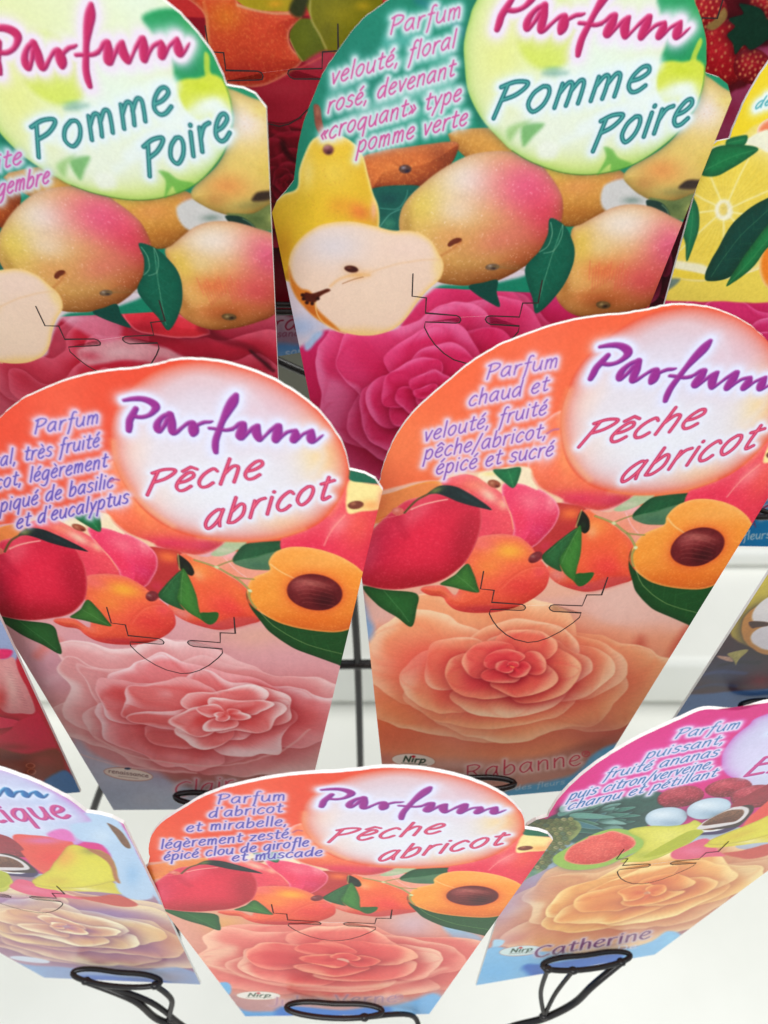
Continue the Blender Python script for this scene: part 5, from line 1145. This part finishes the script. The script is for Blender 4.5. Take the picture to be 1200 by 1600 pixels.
def ring_pts(c, cy=-110.5, cx=0.0, a=14.5, b=2.3, z0=3.1, dx=0.0):
    """flat kidney-shaped loop in front of the card foot, level with the ground"""
    M = card_matrix(c); ctr = M @ Vector((cx * S, (cy - ORG) * S, 0))
    ex = (M.to_3x3() @ Vector((1, 0, 0))); ex.z *= .85; ex.normalize()
    ez = (M.to_3x3() @ Vector((0, 0, 1))); ez.z = 0; ez.normalize()
    P = []
    for i in range(40):
        t = i / 40 * math.tau
        x = a * math.copysign(abs(math.cos(t)) ** .85, math.cos(t)); z = b * math.sin(t)
        if z < 0: z += .7 * math.exp(-(x / 7) ** 2)
        else: z += .3 * math.exp(-(x / 9) ** 2)
        P.append(ctr + ex * x * S + ez * (z0 + z) * S)
    return P
make_card('A', 'pear', art_A, 'apple and pear card at the top left with a red striped rose')
make_card('B', 'pear', art_B, 'apple and pear card with halved pear and magenta rose, top centre of the rack')
make_card('C', 'peach', art_C, 'peach and apricot card with pale pink ruffled rose, left of centre')
make_card('D', 'peach', art_D, 'peach and apricot card with spiral salmon orange rose, right of centre')
make_card('E', 'peach', art_E, 'peach and apricot card with coral rose standing lowest, its full outline showing')
make_card('F', 'exotic', art_F, 'exotic fruit card with yellow mango slice and lilac cream rose at the bottom left')
make_card('G', 'exotic', art_G, 'magenta topped exotic fruit card with pineapple and yellow orange rose, at the bottom right')
make_card('H', 'exotic', art_H, 'yellow citrus card with lemon slice, green leaves and pink rose at the right edge')
make_card('J', 'exotic', art_J, 'dark plum coloured card with white fleshed fruit behind the magenta topped card')
make_card('K', 'exotic', art_K, 'red rose card with blue foot half hidden at the left edge')
make_card('L', 'exotic', art_L, 'dark red rose card with orange fruit standing between the two apple and pear cards')
make_card('M', 'exotic', art_M, 'dark strawberry card behind the top centre apple and pear card')

# ------------------------------------------------------------------ rack wires
def holder(c, **k):
    o = wire('ring_holder', ring_pts(c, **k), .85, True); return o
for c in 'ABCDEFGHJKLM': holder(c, cx={'F': 6.0, 'D': -9.0, 'C': 7.0}.get(c, 0.0), cy=-115.5 if c in 'CDKJ' else -110.5)
def ring_front(c, x, back=False, cy=-117):
    P = ring_pts(c, cy=cy); return P[10] if not back else P[30]
def wW(name, pts, r, n=8): return wire(name, curve3(pts, n), r)
# struts and arms welded to the rings
def dep(P):
    q = CAMM.inverted() @ P; return -q.z / S
def bead(P, r=1.3):
    bm = bmesh.new(); bmesh.ops.create_icosphere(bm, subdivisions=2, radius=r * S)
    rn = random.Random(int(P.x * 1e5))
    for v in bm.verts: v.co = Vector((v.co.x * 1.25, v.co.y, v.co.z * .9)) * rn.uniform(.93, 1.07) + P
    me = bpy.data.meshes.new('weld_bead'); bm.to_mesh(me); bm.free()
    for p in me.polygons: p.use_smooth = True
    o = link('weld_bead', me, rack); o.matrix_parent_inverse = Matrix.Translation(-rack.location); me.materials.append(M_WIRE)
rF = ring_pts('F', cx=6.0, cy=-110.5); rG = ring_pts('G', cy=-110.5); rE = ring_pts('E', cy=-110.5)
zF, zG, zE = dep(rF[10]), dep(rG[10]), dep(rE[10])
wW('support_arm', [rF[14], at(208,1562,zF+3), at(246,1592,zF+9), at(300,1612,zF+14), at(380,1640,zF+22), Vector((-.02,.19,.12)), Vector((0,.20,.03))], 1.15)
wW('support_arm', [rF[11], at(236,1566,zF+5), at(285,1602,zF+12), at(330,1630,zF+18), at(372,1650,zF+22)], .9)
wW('ring_strut', [rF[3], at(268,1562,zF+4), at(267,1592,zF+10), at(300,1625,zF+16)], .9)
wW('support_arm', [rG[5], at(926,1540,zG+5), at(896,1568,zG+9), at(850,1591,zG+13), at(795,1606,zG+17), at(700,1640,zG+23), Vector((.02,.19,.12)), Vector((0.004,.20,.03))], 1.15)
wW('ring_strut', [rG[17], at(845,1550,zG+6), at(850,1586,zG+12)], .75)
wW('ring_strut', [rG[12], at(868,1552,zG+6), at(851,1586,zG+12)], .7)
wW('ring_strut', [rE[6], at(646,1588,zE+6), at(650,1640,zE+16), Vector((.01,.195,.09))], .8)
for P in (rF[14], rF[3], rG[5], rG[17], rG[12], rE[6], at(267,1592,zF+10), at(850,1588,zG+12)): bead(P)
for c_, cx_, cy_ in (('A', 0, -110.5), ('B', 0, -110.5)):
    Pm = ring_pts(c_, cx=cx_, cy=cy_)[10]
    wW('ring_strut', [Pm, Pm + Vector((0, .006, -.03)), Vector((Pm.x, Pm.y + .012, .10)), Vector((Pm.x, Pm.y + .012, .03))], .9)
# rear frame between the cards
wW('upright_rod', [at(549,880,325), at(553,940,338), at(559,1040,362), at(563,1190,401), at(564,1290,430), Vector((-.012,.33,.03))], 1.5)
wW('cross_rail', [at(380,1040,362), at(560,1038,361), at(760,1037,361)], 1.9)
wW('upright_rod', [at(175,1190,330), at(152,1248,340), at(138,1290,350)], 1.4)
wW('upright_rod', [at(268,1395,345), at(276,1450,355), at(282,1500,366)], 1.1)
wW('cross_rail', [at(395,538,306), at(432,562,308), at(482,585,310), at(560,622,314)], 1.3)
for P in (at(559,1039,362),): bead(P, 2.2)

# ------------------------------------------------------------------ white stepped display base and backdrop
M_BASE, _b = mat('white_display_laminate', (.87, .86, .82), .4, .4); add_noise(M_BASE, _b, 4, (.74, .74, .67), (.92, .91, .85), .2, 12)
M_WALL, _b = mat('olive_grey_backdrop', (.12, .12, .09), .7, .3); add_noise(M_WALL, _b, 8, (.10, .10, .075), (.15, .145, .11), .2, 40)
def slab(name, x0, x1, y0, y1, z0, z1, bev=.004):
    bm = bmesh.new(); bmesh.ops.create_cube(bm, size=1)
    for v in bm.verts: v.co = Vector(((x0 + x1) / 2 + v.co.x * (x1 - x0), (y0 + y1) / 2 + v.co.y * (y1 - y0), (z0 + z1) / 2 + v.co.z * (z1 - z0)))
    bmesh.ops.bevel(bm, geom=bm.edges[:], offset=bev, segments=4, affect='EDGES', profile=.5)
    me = bpy.data.meshes.new(name); bm.to_mesh(me); bm.free()
    for p in me.polygons: p.use_smooth = True
    return me
zf = CAM_Z - 440 * S
def struct(name, me, m):
    o = link(name, me); o['kind'] = 'structure'; me.materials.append(m); return o
struct('floor', slab('floor', -1.6, 1.6, -1.6, 1.4, zf - .05, zf, .002), M_BASE)
struct('lower_step', slab('lower_step', -1.0, 1.0, 350 * S, 1.2, zf + .001, zf + 38 * S, .008), M_BASE)
struct('upper_step', slab('upper_step', -1.0, 1.0, 425 * S, 1.2, zf + 38 * S + .001, zf + 52 * S, .006), M_BASE)
struct('back_wall', slab('back_wall', -1.4, 1.4, 560 * S, 560 * S + .03, zf + .002, zf + .9, .003), M_WALL)
